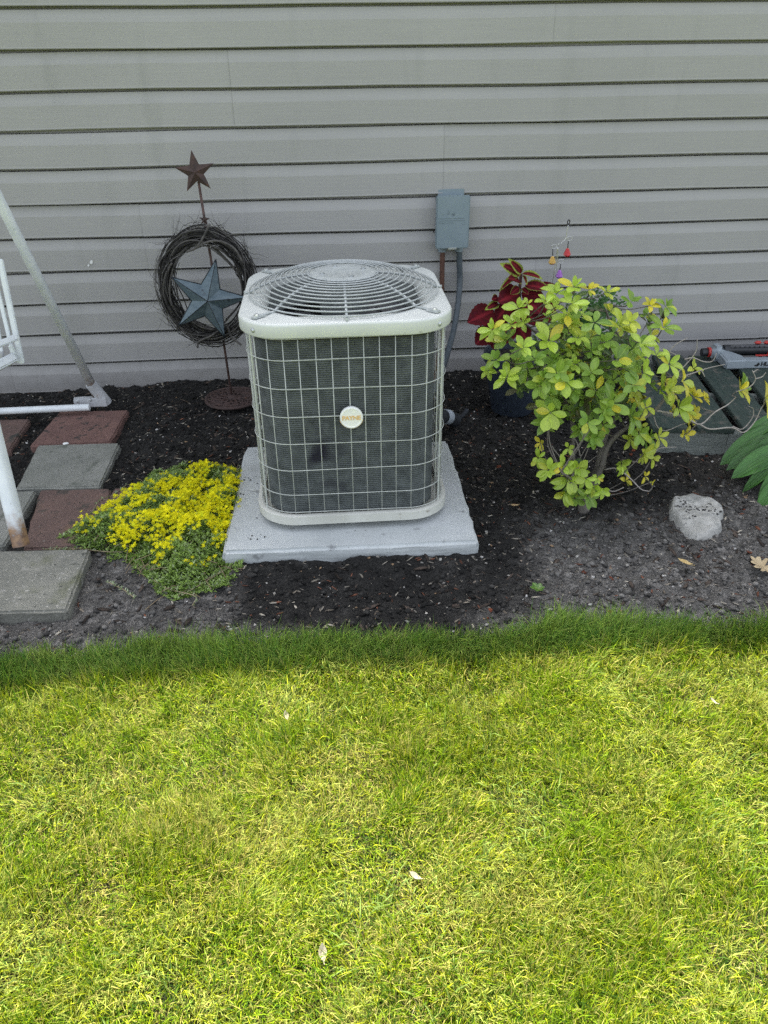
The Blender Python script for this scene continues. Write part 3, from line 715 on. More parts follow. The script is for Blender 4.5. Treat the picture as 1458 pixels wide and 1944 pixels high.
# openwork disc
DC = Vector((-.411, -.262, 0)); DR = .107
base = MB().tube([(DC.x+DR*math.cos(a), DC.y+DR*math.sin(a), .026) for a in np.linspace(0, 2*math.pi, 48, endpoint=False)], .0065, 6, closed=True)
for r in (.022, .05, .078): base.tube([(DC.x+r*math.cos(a), DC.y+r*math.sin(a), .026) for a in np.linspace(0, 2*math.pi, 36, endpoint=False)], .0042, 6, closed=True)
for k in range(12):
    a = k*math.pi/6
    base.tube([(DC.x+r*math.cos(a+.5*math.sin(r*40)), DC.y+r*math.sin(a+.5*math.sin(r*40)), .0265) for r in np.linspace(.02, DR, 9)], .0048, 5)
    for r, da in ((.064, .26), (.093, .13), (.093, .39)):
        base.tube([(DC.x+r*math.cos(a+da)+.011*math.cos(t), DC.y+r*math.sin(a+da)+.011*math.sin(t), .0262) for t in np.linspace(0, 2*math.pi, 10, endpoint=False)], .0034, 5, closed=True)
base.lathe([(.022, .02), (.02, .032), (.009, .04)], 16, Matrix.Translation(DC))
base.build('openwork_base', M['rust'], st, angle=50)
# grapevine wreath
WC = at(396, 545, -.285); WA, WB = .156, .188
wr = thing('wreath', (WC.x, WC.y, WC.z-WB), 'oval grapevine wreath of dark dry twigs hanging on the rusty star stake', 'wreath')
def vine(mb, th0, span, rad, phase, twist, r0, tube_r, sides=4, wob=.008, seed=0, n=46, c=None):
    R_ = random.Random(seed); p1, p2 = R_.uniform(0, 6), R_.uniform(0, 6); pts = []; rs = []
    for i in range(n):
        t = i/(n-1); th = th0 + span*t; ph = phase + twist*t
        rr = r0*(1+.25*math.sin(p1+5*t)) ; d = rr*math.cos(ph) + wob*math.sin(p2+11*t); dz = rr*math.sin(ph)*.8 + wob*.6*math.sin(p1+9*t)
        pts.append((WC.x+(WA+d)*math.cos(th), WC.y+dz+.02*math.sin(th)*0, WC.z+(WB+d)*math.sin(th)))
        rs.append(tube_r*(1-.55*t))
    mb.tube(pts, rs, sides, cap=True, c=c)
    return pts
def vcol():
    b_ = random.choice((.022, .03, .045, .07, .11, .17)); return (b_*1.04, b_*.98, b_*.93)
tw = MB()
for k in range(210):
    vine(tw, random.uniform(0, 6.28), random.choice((-1, 1))*random.uniform(1.6, 4.4), 0, random.uniform(0, 6.28), random.uniform(-4, 4), random.uniform(.004, .037), random.uniform(.0013, .0029), 4, random.uniform(.002, .007), k, c=vcol())
for k in range(120):      # stray tendrils
    th = random.uniform(0, 6.28); o_ = Vector((WC.x+(WA+.03)*math.cos(th), WC.y+random.uniform(-.02, .02), WC.z+(WB+.03)*math.sin(th)))
    tn = Vector((-math.sin(th), 0, math.cos(th)))*random.choice((-1, 1)); rd = Vector((math.cos(th), random.uniform(-.4, .4), math.sin(th)))
    L = random.uniform(.02, .075); c_ = random.uniform(-.5, .5)
    tw.tube([o_ + tn*L*t + rd*L*(.5*t+c_*t*t) + Vector((0, 0, .004*math.sin(9*t+k))) for t in np.linspace(0, 1, 6)], [.0011*(1-.6*t) for t in np.linspace(0, 1, 6)], 4, c=vcol())
M['twig'] = vcolmat('vine_twig', .85, bump=.5, bscale=150)
o = tw.build('twigs', M['twig'], wr, sm=True); tag(o, kind='stuff')
for k in range(9):
    mb = MB(); vine(mb, random.uniform(0, 6.28), random.choice((-1, 1))*random.uniform(2.2, 3.6), 0, random.uniform(2.4, 4.8), random.uniform(-2.5, 2.5), random.uniform(.024, .038), random.uniform(.0034, .005), 7, .006, 300+k); mb.build('vine', M['vine'], wr, sm=True)
for P in ([(398, 425), (385, 452), (372, 470), (355, 478)], [(365, 475), (392, 460), (418, 458), (445, 472), (462, 500)], [(375, 690-30), (378, 648), (400, 638), (425, 620)], [(432, 620), (440, 640), (458, 655)]):
    MB().tube(bez([at(x, y, -.325) for x, y in P], 16), .0042, 7).build('vine', M['vine'], wr, sm=True)
# blue star, rests in the wreath
bs0 = Vector((-.447, -.335, .452))
sb = thing('blue_star', (bs0.x, bs0.y, .33), 'blue grey tin barn star with dark edges resting inside the wreath', 'star ornament')
fr = frame(bs0, (.0, .17, 1), (.08, -1, .16))
mb, V = star_mesh('blue_star', .150, .060, .042, .003, math.radians(-17), fr); mb.build('star_face', M['bluestar'], sb)
ed = MB(); 
for k in range(10): ed.tube([V[1+k], V[1+(k+1) % 10]], .0022, 5)
for k in range(0, 10, 2): ed.tube([V[1+k].lerp(V[0], .0)+fr.to_3x3() @ Vector((0, 0, .0005)), V[0]+fr.to_3x3() @ Vector((0, 0, .0005))], .0013, 5)
ed.build('dark_edge', M['starrim'], sb, sm=True)

# ================================================================== white swing frame and seat
sw = thing('garden_swing', (-.95, -.75, 0), 'white metal tube A frame of a garden swing with peeling paint and rusty foot', 'garden swing')
rear = Vector((-.945, -.272, .055)); front = Vector((-.921, -1.322, .038)); apex = Vector((-1.085, -.80, 1.5))
tdir = (apex-rear).normalized()
MB().tube([rear, rear.lerp(apex, .5), apex], .0175, 16).build('leg', M['whiterear'], sw, sm=True)
fd = (apex-front).normalized(); fm = frame(front, fd, (0.25, -1, .2)); L = (apex-front).length
# front leg: rounded channel section
sec = [(-.021, .006), (-.018, .013), (-.010, .0165), (.004, .0165), (.012, .012), (.0215, -.004), (.0235, -.010), (.021, -.012), (.012, -.004), (-.002, -.009), (-.016, -.006)]
V = []
for t in np.linspace(0, 1, 14):
    for (u, w) in sec: V.append(fm @ Vector((u, L*t, w)))
ns = len(sec); mb = MB().add(V, [(i*ns+k, i*ns+(k+1) % ns, (i+1)*ns+(k+1) % ns, (i+1)*ns+k) for i in range(13) for k in range(ns)] + [tuple(range(ns-1, -1, -1)), tuple(13*ns+k for k in range(ns))])
mb.build('leg', M['whiterust'], sw, angle=45)
rl = onz(-120, 786, .045); rr_ = onz(170, 773, .045)
MB().tube([Vector((-2.6, -.32, .05)), rl, rr_], .0135, 14).build('base_rail', M['whitepaint'], sw, angle=60)
bk = MB()
bk.tube([Vector((-1.035, -.281, .045)), Vector((-.925, -.278, .045))], .0185, 14)
bk.tube([Vector((-.915, -.272, .03)), rear+tdir*.075], .0235, 14)
bko = link('corner_bracket', bk.mesh('corner_bracket', angle=50), M['bracket'], sw)
link('bracket_plate', bevelled(MB().box((-1.03, -.305, .028), (-.905, -.297, .066)), .002), M['bracket'], sw)
for (x, z) in ((-1.015, .057), (-.965, .06), (-.985, .036)):
    MB().lathe([(.0055, 0), (.0055, .005), (.003, .007)], 8, frame((x, -.305, z), (0, 0, 1), (0, -1, 0))).build('bolt', M['galv'], sw)
MB().box((-2.6, -.83, 1.47), (-1.04, -.77, 1.53)).build('top_beam', M['whitepaint'], sw)
sd = thing('hanging_bench', (-1.3, -.75, .36), 'white slatted bench end with a rusty lower corner hanging at the left edge', 'bench')
def bar(name, a, b, w, m, parent, n=4):
    a = Vector(a); b = Vector(b); mb = MB(); Mx = frame(a, b-a, (0, -1, .3)); L_ = (b-a).length
    mb.box((-w/2, 0, -w*.35), (w/2, L_, w*.35), Mx); return link(name, bevelled(mb, w*.16, 2), m, parent)
YS = -.72
bar('back_post', at(42, 690, YS), at(0, 492, YS+.06), .0185, M['whitepaint'], sd)
bar('back_slat', at(21, 655, YS+.01), at(-12, 515, YS+.07), .013, M['whitepaint'], sd)
bar('back_slat', at(3, 668, YS+.01), at(-14, 560, YS+.07), .013, M['whitepaint'], sd)
bar('back_slat', at(-22, 680, YS+.01), at(-42, 540, YS+.07), .013, M['whitepaint'], sd)
bar('back_slat', at(-48, 690, YS+.01), at(-70, 540, YS+.07), .013, M['whitepaint'], sd)
bar('top_rail', at(2, 495, YS+.06), at(-160, 540, YS-.0), .018, M['whitepaint'], sd)
bar('arm_rail', at(32, 640, YS-.008), at(-90, 690, YS-.25), .020, M['whitepaint'], sd)
bar('seat_board', at(28, 678, YS-.02), at(-100, 745, YS-.30), .030, M['whitepaint'], sd)
bar('corner_joint', at(33, 688, YS-.012), at(20, 655, YS-.012), .016, M['whiterear'], sd)
bar('corner_joint', at(6, 690, YS-.012), at(2, 668, YS-.012), .014, M['bracket'], sd)

# ================================================================== pallet, sprinkler
PA = math.radians(-8.5); PO = Vector((1.115, -.845, 0)); PM = Matrix.Translation(PO) @ rotz(PA)
pl = thing('pallet', (PO.x, PO.y, 0), 'low dark green wooden pallet with weathered slats lying on the soil against the wall', 'pallet')
PW = 1.02; PDp = .72
for k in range(7):
    x0 = .0 + k*.158; w = .124+random.uniform(-.006, .006)
    mb = MB().box((x0, -.012+random.uniform(-.006, .006), .082), (x0+w, PDp+random.uniform(-.01, .01), .1005), None); me = bevelled(mb, .0025, 2)
    me.transform(PM @ Matrix.Translation((0, 0, random.uniform(-.001, .001))) @ Matrix.Rotation(random.uniform(-.006, .006), 4, 'Z')); link('slat', me, M['greenwood'], pl)
me = bevelled(MB().box((.03, -.001, -.012), (PW+.06, .030, .0795)), .003); me.transform(PM); link('front_board', me, M['greywood'], pl)
for y0 in (.34, .69):
    me = bevelled(MB().box((.02, y0, -.012), (PW+.06, y0+.03, .0795)), .003); me.transform(PM); link('stringer', me, M['greywood'], pl)
me = bevelled(MB().box((.27, -.003, .0), (.30, .0, .078)), .0008); me.transform(PM); link('cleat', me, M['greywood'], pl)
# sprinkler on the pallet
SP = onz(1380, 701, .101); sp = thing('lawn_sprinkler', (SP.x, SP.y, .101), 'grey and black oscillating lawn sprinkler with red slides lying on the pallet', 'sprinkler')
SM = Matrix.Translation((SP.x, SP.y, .101)) @ rotz(math.radians(-3))
def spart(name, mb, m, bev=.004, parent=None):
    me = bevelled(mb, bev, 3); me.transform(SM); return link(name, me, m, parent or sp)
spart('front_rail', MB().box((.06, -.002, .0015), (.52, .038, .037)), M['sprgrey'])
mb = MB().add([(-.01, -.004, .0), (.075, -.004, .0), (.075, .045, .0), (-.01, .16, .0), (-.01, -.004, .038), (.075, -.004, .040), (.075, .045, .042), (-.01, .16, .05)], [(3, 2, 1, 0), (4, 5, 6, 7), (0, 1, 5, 4), (1, 2, 6, 5), (2, 3, 7, 6), (3, 0, 4, 7)])
spart('end_housing', mb, M['sprgrey'], .006)
spart('end_housing', MB().box((-.035, .075, .0), (.02, .15, .064)), M['sprgrey'], .016)
spart('back_rail', MB().box((.02, .145, .0015), (.52, .175, .03)), M['sprdark'])
mb = MB().tube([SM @ Vector((.02, .112, .043)), SM @ Vector((.52, .112, .043))], .021, 16); tb = mb.build('spray_tube', M['sprdark'], sp, angle=40)
spart('nozzle_strip', MB().box((.04, .093, .053), (.48, .113, .0655)), M['sprtube'], .004)
nz_me = MB().lathe([(.0035, 0), (.003, .003), (.0015, .004)], 8).mesh('nozzle', angle=40); nz_me.materials.append(M['sprdark'])
for k in range(20):
    o = link('nozzle', nz_me, None, tb); p = SM @ Vector((.06+k*.0205, .0925, .0605)); o.location = p; o.rotation_euler = (math.radians(75), 0, 0)
mb = MB().tube([SM @ Vector((-.045, .112, .034)), SM @ Vector((-.034, .112, .034))], .0205, 18); mb.build('dial', M['red'], sp, angle=40)
mb = MB().tube([SM @ Vector((-.068, .116, .032)), SM @ Vector((-.044, .116, .032))], .017, 14); mb.build('hose_socket', M['sprdark'], sp, angle=40)
for x in (.205, .243): spart('red_slide', MB().box((x-.06, .106, .062), (x-.026, .124, .078)), M['red'], .007)
spart('red_slide', MB().box((.14, .060, .030), (.195, .074, .034)), M['red'], .001)
spart('red_slide', MB().box((.198, .05, .026), (.212, .09, .040)), M['red'], .002)
TM = SM @ frame((.152, -.0025, .0195), (0, 0, 1), (0, -1, 0))
put_text('lettering', 'HU', .0245, TM @ Matrix.Translation((0, 0, .0003)), M['ink'], sp)
emb = MB()   # crown like emblem left of the letters
for pts in ([(-.046, -.004), (-.038, -.008), (-.028, -.008), (-.024, .0), (-.031, .004), (-.036, .0)], [(-.034, .002), (-.030, .0095), (-.024, .004), (-.02, -.002), (-.026, .0)]):
    n_ = len(pts); emb.add([TM @ Vector((x, y, .0009)) for x, y in pts], [tuple(range(n_))])
emb.build('emblem', M['ink'], sp)

# ================================================================== leaves
def leaf_mesh(name, wid=.23, peak=.55, fold=.10, curl=.10, rows=6, point=1.0):
    """unit leaf along +Y, normal +Z, three columns"""
    V = []
    for i in range(rows+1):
        t = i/rows; s = (math.sin(math.pi*min(1, t**(math.log(.5)/math.log(peak))))**(.62*point)) if 0 < t < 1 else 0
        w = max(wid*s, .012 if i == 0 else 0)
        z = -curl*(t-.15)**2*1.3
        V += [(-w, t, z+fold*w/wid*.6), (-w*.5, t, z+fold*w/wid*.18), (0, t, z), (w*.5, t, z+fold*w/wid*.18), (w, t, z+fold*w/wid*.6)]
    Fs = [(i*5+k, i*5+k+1, (i+1)*5+k+1, (i+1)*5+k) for i in range(rows) for k in range(4)]
    me = MB().add(V, Fs).mesh(name, sm=True); return me
LM = [leaf_mesh('leaf', .25, .57, .10, .10), leaf_mesh('leaf', .225, .60, .13, .22), leaf_mesh('leaf', .265, .61, .07, .04), leaf_mesh('leaf', .235, .55, .16, .3)]
for me in LM: me.materials.append(M['leaf'])
LV = [np.array([v.co[:] for v in me.vertices]) for me in LM]; LFq = np.array([p.vertices[:] for p in LM[0].polygons])
PALL = {'L': [(.44, .60, .075), (.40, .56, .06), (.48, .62, .09)], 'G': [(.21, .36, .05), (.25, .40, .055), (.29, .44, .065)],
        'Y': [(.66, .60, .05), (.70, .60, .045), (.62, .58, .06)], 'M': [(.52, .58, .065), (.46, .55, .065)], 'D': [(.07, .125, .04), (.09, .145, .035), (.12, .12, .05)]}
SH = thing('rhododendron_shrub', (.785, -1.215, 0), 'yellow green broadleaf shrub with whorls of oval leaves in front of the dark pots', 'shrub')
def zc(zx, zy): return 860+zx/2.438, 420+zy/2.438
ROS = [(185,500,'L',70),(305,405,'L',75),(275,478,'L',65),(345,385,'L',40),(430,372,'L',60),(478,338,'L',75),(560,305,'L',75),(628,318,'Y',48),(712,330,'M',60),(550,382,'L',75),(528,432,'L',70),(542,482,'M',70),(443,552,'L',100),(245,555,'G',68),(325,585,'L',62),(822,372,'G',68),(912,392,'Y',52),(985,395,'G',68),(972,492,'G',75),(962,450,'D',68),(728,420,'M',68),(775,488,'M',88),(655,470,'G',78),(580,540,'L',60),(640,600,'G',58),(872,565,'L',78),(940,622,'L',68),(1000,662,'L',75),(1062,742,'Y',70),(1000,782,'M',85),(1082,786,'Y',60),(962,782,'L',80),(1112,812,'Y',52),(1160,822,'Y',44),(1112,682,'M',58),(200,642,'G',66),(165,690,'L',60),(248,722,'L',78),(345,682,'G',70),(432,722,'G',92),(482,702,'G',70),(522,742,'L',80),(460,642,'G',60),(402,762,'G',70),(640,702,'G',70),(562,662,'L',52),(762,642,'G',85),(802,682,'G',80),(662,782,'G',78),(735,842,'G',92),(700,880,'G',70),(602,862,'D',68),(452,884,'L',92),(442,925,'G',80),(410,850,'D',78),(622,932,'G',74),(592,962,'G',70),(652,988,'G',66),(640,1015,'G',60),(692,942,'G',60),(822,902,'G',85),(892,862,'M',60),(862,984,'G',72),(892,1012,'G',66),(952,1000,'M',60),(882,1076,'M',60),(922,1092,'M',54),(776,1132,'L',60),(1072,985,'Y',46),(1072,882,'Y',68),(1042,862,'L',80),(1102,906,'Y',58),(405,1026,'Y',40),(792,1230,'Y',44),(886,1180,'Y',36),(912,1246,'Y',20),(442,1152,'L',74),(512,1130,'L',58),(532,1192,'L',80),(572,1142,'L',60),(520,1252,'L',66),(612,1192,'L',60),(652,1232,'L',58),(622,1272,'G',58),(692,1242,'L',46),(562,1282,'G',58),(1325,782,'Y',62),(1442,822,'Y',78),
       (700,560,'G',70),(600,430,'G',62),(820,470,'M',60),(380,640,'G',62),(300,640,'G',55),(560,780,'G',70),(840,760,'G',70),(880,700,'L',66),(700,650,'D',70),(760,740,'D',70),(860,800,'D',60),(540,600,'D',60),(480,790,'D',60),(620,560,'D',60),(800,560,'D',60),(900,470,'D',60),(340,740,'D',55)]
leaf_count = 0; mass_v = []; mass_f = []; mass_c = []; nmass = 0
CROWN = at(1100, 740, -1.10)
nodes = []          # branch skeleton points
def branch(name, P, r0, r1, m, n=22, keep=True):
    pts = bez(P, n); k = len(pts)
    MB().tube(pts, [r0+(r1-r0)*i/(k-1) for i in range(k)], 8).build(name, m, SH, sm=True)
    if keep: nodes.extend(pts)
    return pts
def zp(zx, zy, Y): return at(*zc(zx, zy), Y)
bs = onz(1110, 968, .0)
branch('trunk', [bs+Vector((.0, .01, -.03)), bs+Vector((.003, .012, .03)), zp(640, 1275, -1.19), zp(655, 1200, -1.18)], .021, .013, M['bark'], 14)
branch('branch', [zp(652, 1220, -1.18), zp(690, 1130, -1.16), zp(712, 1050, -1.14), zp(765, 985, -1.13), zp(850, 930, -1.12), zp(935, 875, -1.11), zp(990, 800, -1.1), zp(1010, 720, -1.1)], .0105, .0035, M['bark'], 30)
branch('branch', [zp(645, 1215, -1.17), zp(672, 1130, -1.12), zp(700, 1010, -1.08), zp(735, 930, -1.05), zp(800, 850, -1.03), zp(840, 700, -1.02), zp(860, 560, -1.0)], .0125, .0035, M['bark'], 30)
branch('branch', [zp(630, 1240, -1.16), zp(600, 1170, -1.14), zp(560, 1120, -1.11), zp(555, 1000, -1.08), zp(540, 880, -1.06), zp(470, 720, -1.06), zp(420, 560, -1.06), zp(330, 470, -1.06)], .0085, .003, M['bark'], 30)
branch('branch', [zp(690, 1060, -1.1), zp(690, 900, -1.0), zp(650, 700, -.98), zp(590, 500, -.98), zp(560, 360, -1.0)], .008, .0028, M['bark'], 24)
branch('branch', [zp(700, 900, -1.03), zp(720, 700, -.97), zp(730, 520, -.97), zp(700, 380, -.99)], .007, .0026, M['bark'], 20)
branch('branch', [zp(480, 800, -1.06), zp(360, 700, -1.12), zp(240, 640, -1.14), zp(190, 560, -1.12)], .005, .0025, M['bark'], 18)
branch('branch', [zp(670, 1270, -1.2), zp(620, 1220, -1.25), zp(560, 1200, -1.29), zp(500, 1160, -1.31)], .006, .003, M['bark'], 12)
low0 = [zp(700, 1150, -1.17), zp(760, 1145, -1.2), zp(820, 1190, -1.22), zp(870, 1240, -1.23), zp(908, 1250, -1.23)]
branch('dry_twig', low0, .0026, .0012, M['drytwig'], 18)
branch('dry_twig', [zp(700, 1240, -1.2), zp(745, 1250, -1.22), zp(790, 1232, -1.23)], .0025, .0014, M['drytwig'], 10)
# bare pale twigs reaching right over the pallet
branch('dry_twig', [zp(935, 875, -1.11), zp(1010, 890, -1.12), zp(1080, 910, -1.13), zp(1145, 940, -1.13), zp(1210, 885, -1.12), zp(1270, 850, -1.11), zp(1310, 815, -1.1)], .0034, .0016, M['drytwig'], 26)
branch('dry_twig', [zp(1140, 938, -1.13), zp(1190, 962, -1.13), zp(1290, 955, -1.13), zp(1345, 978, -1.12), zp(1395, 930, -1.11), zp(1425, 870, -1.1), zp(1445, 840, -1.1)], .0026, .0014, M['drytwig'], 26)
for P in ([(1295,950),(1340,962),(1385,910),(1390,870),(1365,855)], [(1310,790),(1375,765),(1400,730),(1385,690)], [(1398,730),(1430,720),(1448,700)], [(1388,700),(1412,685)],
          [(1020,720),(1085,655),(1125,600),(1130,545)], [(1070,640),(1110,632),(1160,650),(1200,648),(1220,612)], [(1060,720),(1120,700),(1180,680),(1260,662)], [(985,625),(1025,575),(1085,540)],
          [(930,905),(945,950),(985,970),(1060,940),(1130,925)], [(930,1075),(960,1050),(1035,1045)], [(930,590),(990,600),(1045,625)],
          [(500,1095),(470,1060),(460,1040)], [(490,1090),(520,1070),(550,1050)], [(620,1120),(700,1060)], [(590,1090),(575,1030),(560,1000)], [(1150,690),(1165,720)]):
    branch('dry_twig', [zp(x, y, -1.1) for x, y in P], .0021, .0010, M['drytwig'], 14, keep=False)
nodes_np = np.array([p[:] for p in nodes]); tw = MB()
for v in nodes: pass
def rosette(p, axis, size, pal, nl, inner=False):
    """a whorl of leaves; returns list of (matrix, mesh index, colour)"""
    global leaf_count
    axis = axis.normalized(); u = axis.orthogonal().normalized(); w = axis.cross(u); a0 = random.uniform(0, 6.28); out = []
    for k in range(nl):
        a = a0 + 2*math.pi*k/nl + random.uniform(-.3, .3); el = math.radians(random.choice((12, 22, 30, 42)) + random.uniform(-8, 8))
        if k >= 5: el = math.radians(random.uniform(52, 72))
        d = (u*math.cos(a)+w*math.sin(a))*math.cos(el) + axis*math.sin(el)
        d += Vector((0, 0, -.12)); L_ = size*random.uniform(.78, 1.12)*(.75 if k >= 5 else 1)
        nrm = axis*1.0 - d*axis.dot(d) + Vector((0, -.1, .2))
        Mx = frame(p+d.normalized()*L_*.08, d, nrm) @ Matrix.Diagonal((L_*random.uniform(.92, 1.15), L_, L_, 1))
        base = random.choice(PALL[pal]); f = random.uniform(.82, 1.15); 
        if pal != 'D' and random.random() < .10: base = random.choice(PALL['Y' if random.random() < .5 else 'M'])
        out.append((Mx, random.randrange(4), tuple(min(1, c*f) for c in base), L_))
    return out
leaves = []
for (zx, zy, pal, s) in ROS:
    px, py = zc(zx, zy); du, dv = (px-1100)/215, (py-735)/215; q_ = 1-du*du-dv*dv
    if zy > 1090 and zx < 730: Yp = -1.285 + random.uniform(-.03, .03)
    elif zx > 1150: Yp = -1.1
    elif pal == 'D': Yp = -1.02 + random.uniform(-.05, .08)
    else: Yp = -1.08 - .17*math.sqrt(max(0, q_)) + random.uniform(-.05, .04)
    p = at(px, py, Yp)
    if p.z < .03: p.z = .03
    ax = (p-CROWN).normalized()*.7 + Vector((0, -.55, .62)) + Vector((random.uniform(-.3, .3), random.uniform(-.25, .25), random.uniform(-.2, .2)))
    Zc = (Vector(RM[2])).dot(p-Vector(CAM)); size = s/2.438*Zc/F_PX*(.96 if zx < 1290 else 1.3)
    for lf in rosette(p, ax, size, pal, random.choice((5, 6, 7, 7)) if s > 42 else 4): leaves.append(lf)
    if s > 50:
        for r_ in range(1 if zy > 1080 or zx > 1000 else 2):
            p2 = p.lerp(CROWN if zy < 1090 else p, random.uniform(.12, .5)) + Vector((random.gauss(0, .012), random.uniform(.01, .05), random.gauss(0, .012))); p2.z = max(p2.z, .03)
            leaves += rosette(p2, ax + Vector((random.uniform(-.5, .5), 0, random.uniform(-.3, .3))), size*random.uniform(.65, .9), random.choice((pal, pal, 'G', 'D')), random.choice((4, 5, 6)))
    # twig to the nearest lower skeleton node
    d = np.linalg.norm(nodes_np-np.array(p[:]), axis=1) + np.where(nodes_np[:, 2] > p.z, .12, 0); j = nodes_np[int(d.argmin())]; jv = Vector(j)
    mid = jv.lerp(p, .55) + Vector((random.uniform(-.02, .02), random.uniform(-.01, .02), -.012))
    tw.tube(bez([jv, mid, p], 8), [.0024, .0022, .002, .0019, .0018, .0017, .0016, .0015, .0014][:len(bez([jv, mid, p], 8))], 5)
o = tw.build('twigs', M['bark'], SH, sm=True); tag(o, kind='stuff')
for k in range(46):     # inner leaves, crown shade put into their darker colours
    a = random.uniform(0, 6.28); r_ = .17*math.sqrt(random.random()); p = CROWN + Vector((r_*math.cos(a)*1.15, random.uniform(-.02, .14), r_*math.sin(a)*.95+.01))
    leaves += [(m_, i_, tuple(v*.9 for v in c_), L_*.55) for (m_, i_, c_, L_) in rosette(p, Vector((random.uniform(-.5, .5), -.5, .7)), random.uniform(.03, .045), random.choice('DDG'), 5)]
leaves.sort(key=lambda t: -t[3])
for i, (Mx, mi, c_, L_) in enumerate(leaves):
    if i < 300:
        o = link('leaf', LM[mi], None, SH); o.matrix_basis = Mx; o.color = (*c_, 1)
    else:
        A = np.array(Mx); V = LV[mi] @ A[:3, :3].T + A[:3, 3]; mass_v.append(V); mass_f.append(LFq+nmass); nmass += len(V); mass_c.append(np.tile(c_, (len(V), 1)))
o = link('foliage', mesh_np('foliage', np.concatenate(mass_v), np.concatenate(mass_f), col=np.concatenate(mass_c), sm=True), M['leafmass'], SH); tag(o, kind='stuff')

# ---- pots, coleus, fern, bead stake
def pot(cx, cy, r0, r1, h, lab):
    mb = MB(); n = 40; pr = [(r0*.96, .0), (r0, .006), (r1*.97, h*.86), (r1*1.06, h*.865), (r1*1.07, h), (r1*.99, h), (r1*.93, h*.88)]
    V = []
    for i, (r, z) in enumerate(pr):
        for k in range(n):
            rr = r*(1+(.022 if (k % 2 and 0 < i < 3) else 0)); a = 2*math.pi*k/n; V.append((cx+rr*math.cos(a), cy+rr*math.sin(a), z))
    Fs = [(i*n+k, i*n+(k+1) % n, (i+1)*n+(k+1) % n, (i+1)*n+k) for i in range(len(pr)-1) for k in range(n)]
    t = thing('plant_pot', (cx, cy, 0), lab, 'plant pot', 'dark plant pots behind the shrub')
    mb.add(V, Fs + [tuple(range(n-1, -1, -1))]).build('pot_wall', M['pot'], t, angle=35)
    s_ = MB(); s_.add([(cx+r1*.94*math.cos(a), cy+r1*.94*math.sin(a), h*.89) for a in np.linspace(0, 2*math.pi, 20, endpoint=False)], [tuple(range(20))]); s_.build('potting_soil', M['pottingsoil'], t)
pot(.715, -.43, .082, .118, .24, 'dark navy ribbed plant pot with the red coleus growing in it')
pot(.93, -.36, .085, .12, .20, 'dark plant pot behind the shrub holding the feathery green plant')
CO = thing('coleus_plant', (.715, -.43, .21), 'dark red coleus with lime leaf edges growing in the navy pot', 'coleus')
def big_leaf(name, wid, margin, serr, peak=.42, fold=.08, curl=.15, rows=16, mcol=(.34, .42, .08), c0=(.078, .008, .013), c1=(.15, .013, .02)):
    V = []; C = []; cols = 9
    for i in range(rows+1):
        t = i/rows; s = math.sin(math.pi*min(1, t**(math.log(.5)/math.log(peak))))**.75 if 0 < t < 1 else 0
        w = wid*s*(1+(serr if i % 2 else -serr))
        for k in range(cols):
            u = (k/(cols-1)-.5)*2; V.append((w*u, t, -curl*(t-.1)**2 + fold*abs(u)*s - .02*math.cos(u*9)*s*.5))
            e = max(abs(u), t**3*1.0); rnd = random.uniform(.85, 1.15)
            if margin and e > 1-margin: C.append(tuple(v*rnd for v in mcol))
            elif k == cols//2: C.append(tuple(v*1.9 for v in c1))
            else: C.append(tuple((a+(b-a)*random.random())*rnd for a, b in zip(c0, c1)))
    mb = MB(); mb.add(V, [(i*cols+k, i*cols+k+1, (i+1)*cols+k+1, (i+1)*cols+k) for i in range(rows) for k in range(cols-1)]); mb.c = C
    me = mb.mesh(name, sm=True); me.materials.append(M['coleus']); return me
CB = [big_leaf('leaf', .47, .0, .05), big_leaf('leaf', .36, .14, .06), big_leaf('leaf', .19, .42, .05, .45, .1, .5)]
def czp(zx, zy, Y): return at(880+zx/7.29, 480+zy/7.29, Y)
def span_leaf(parent, me, b, t, nrm, ws=1.0, col=None):
    b = Vector(b); t = Vector(t); L_ = (t-b).length; o = link('leaf', me, None, parent)
    o.matrix_basis = frame(b, t-b, nrm) @ Matrix.Diagonal((L_*ws, L_, L_, 1))
    if col: o.color = (*col, 1)
    return o
MB().tube(bez([Vector((.715, -.43, .20)), czp(800, 900, -.43), czp(775, 600, -.43), czp(795, 290, -.43)], 16), .006, 8).build('stem', M['coleusstem'], CO, sm=True)
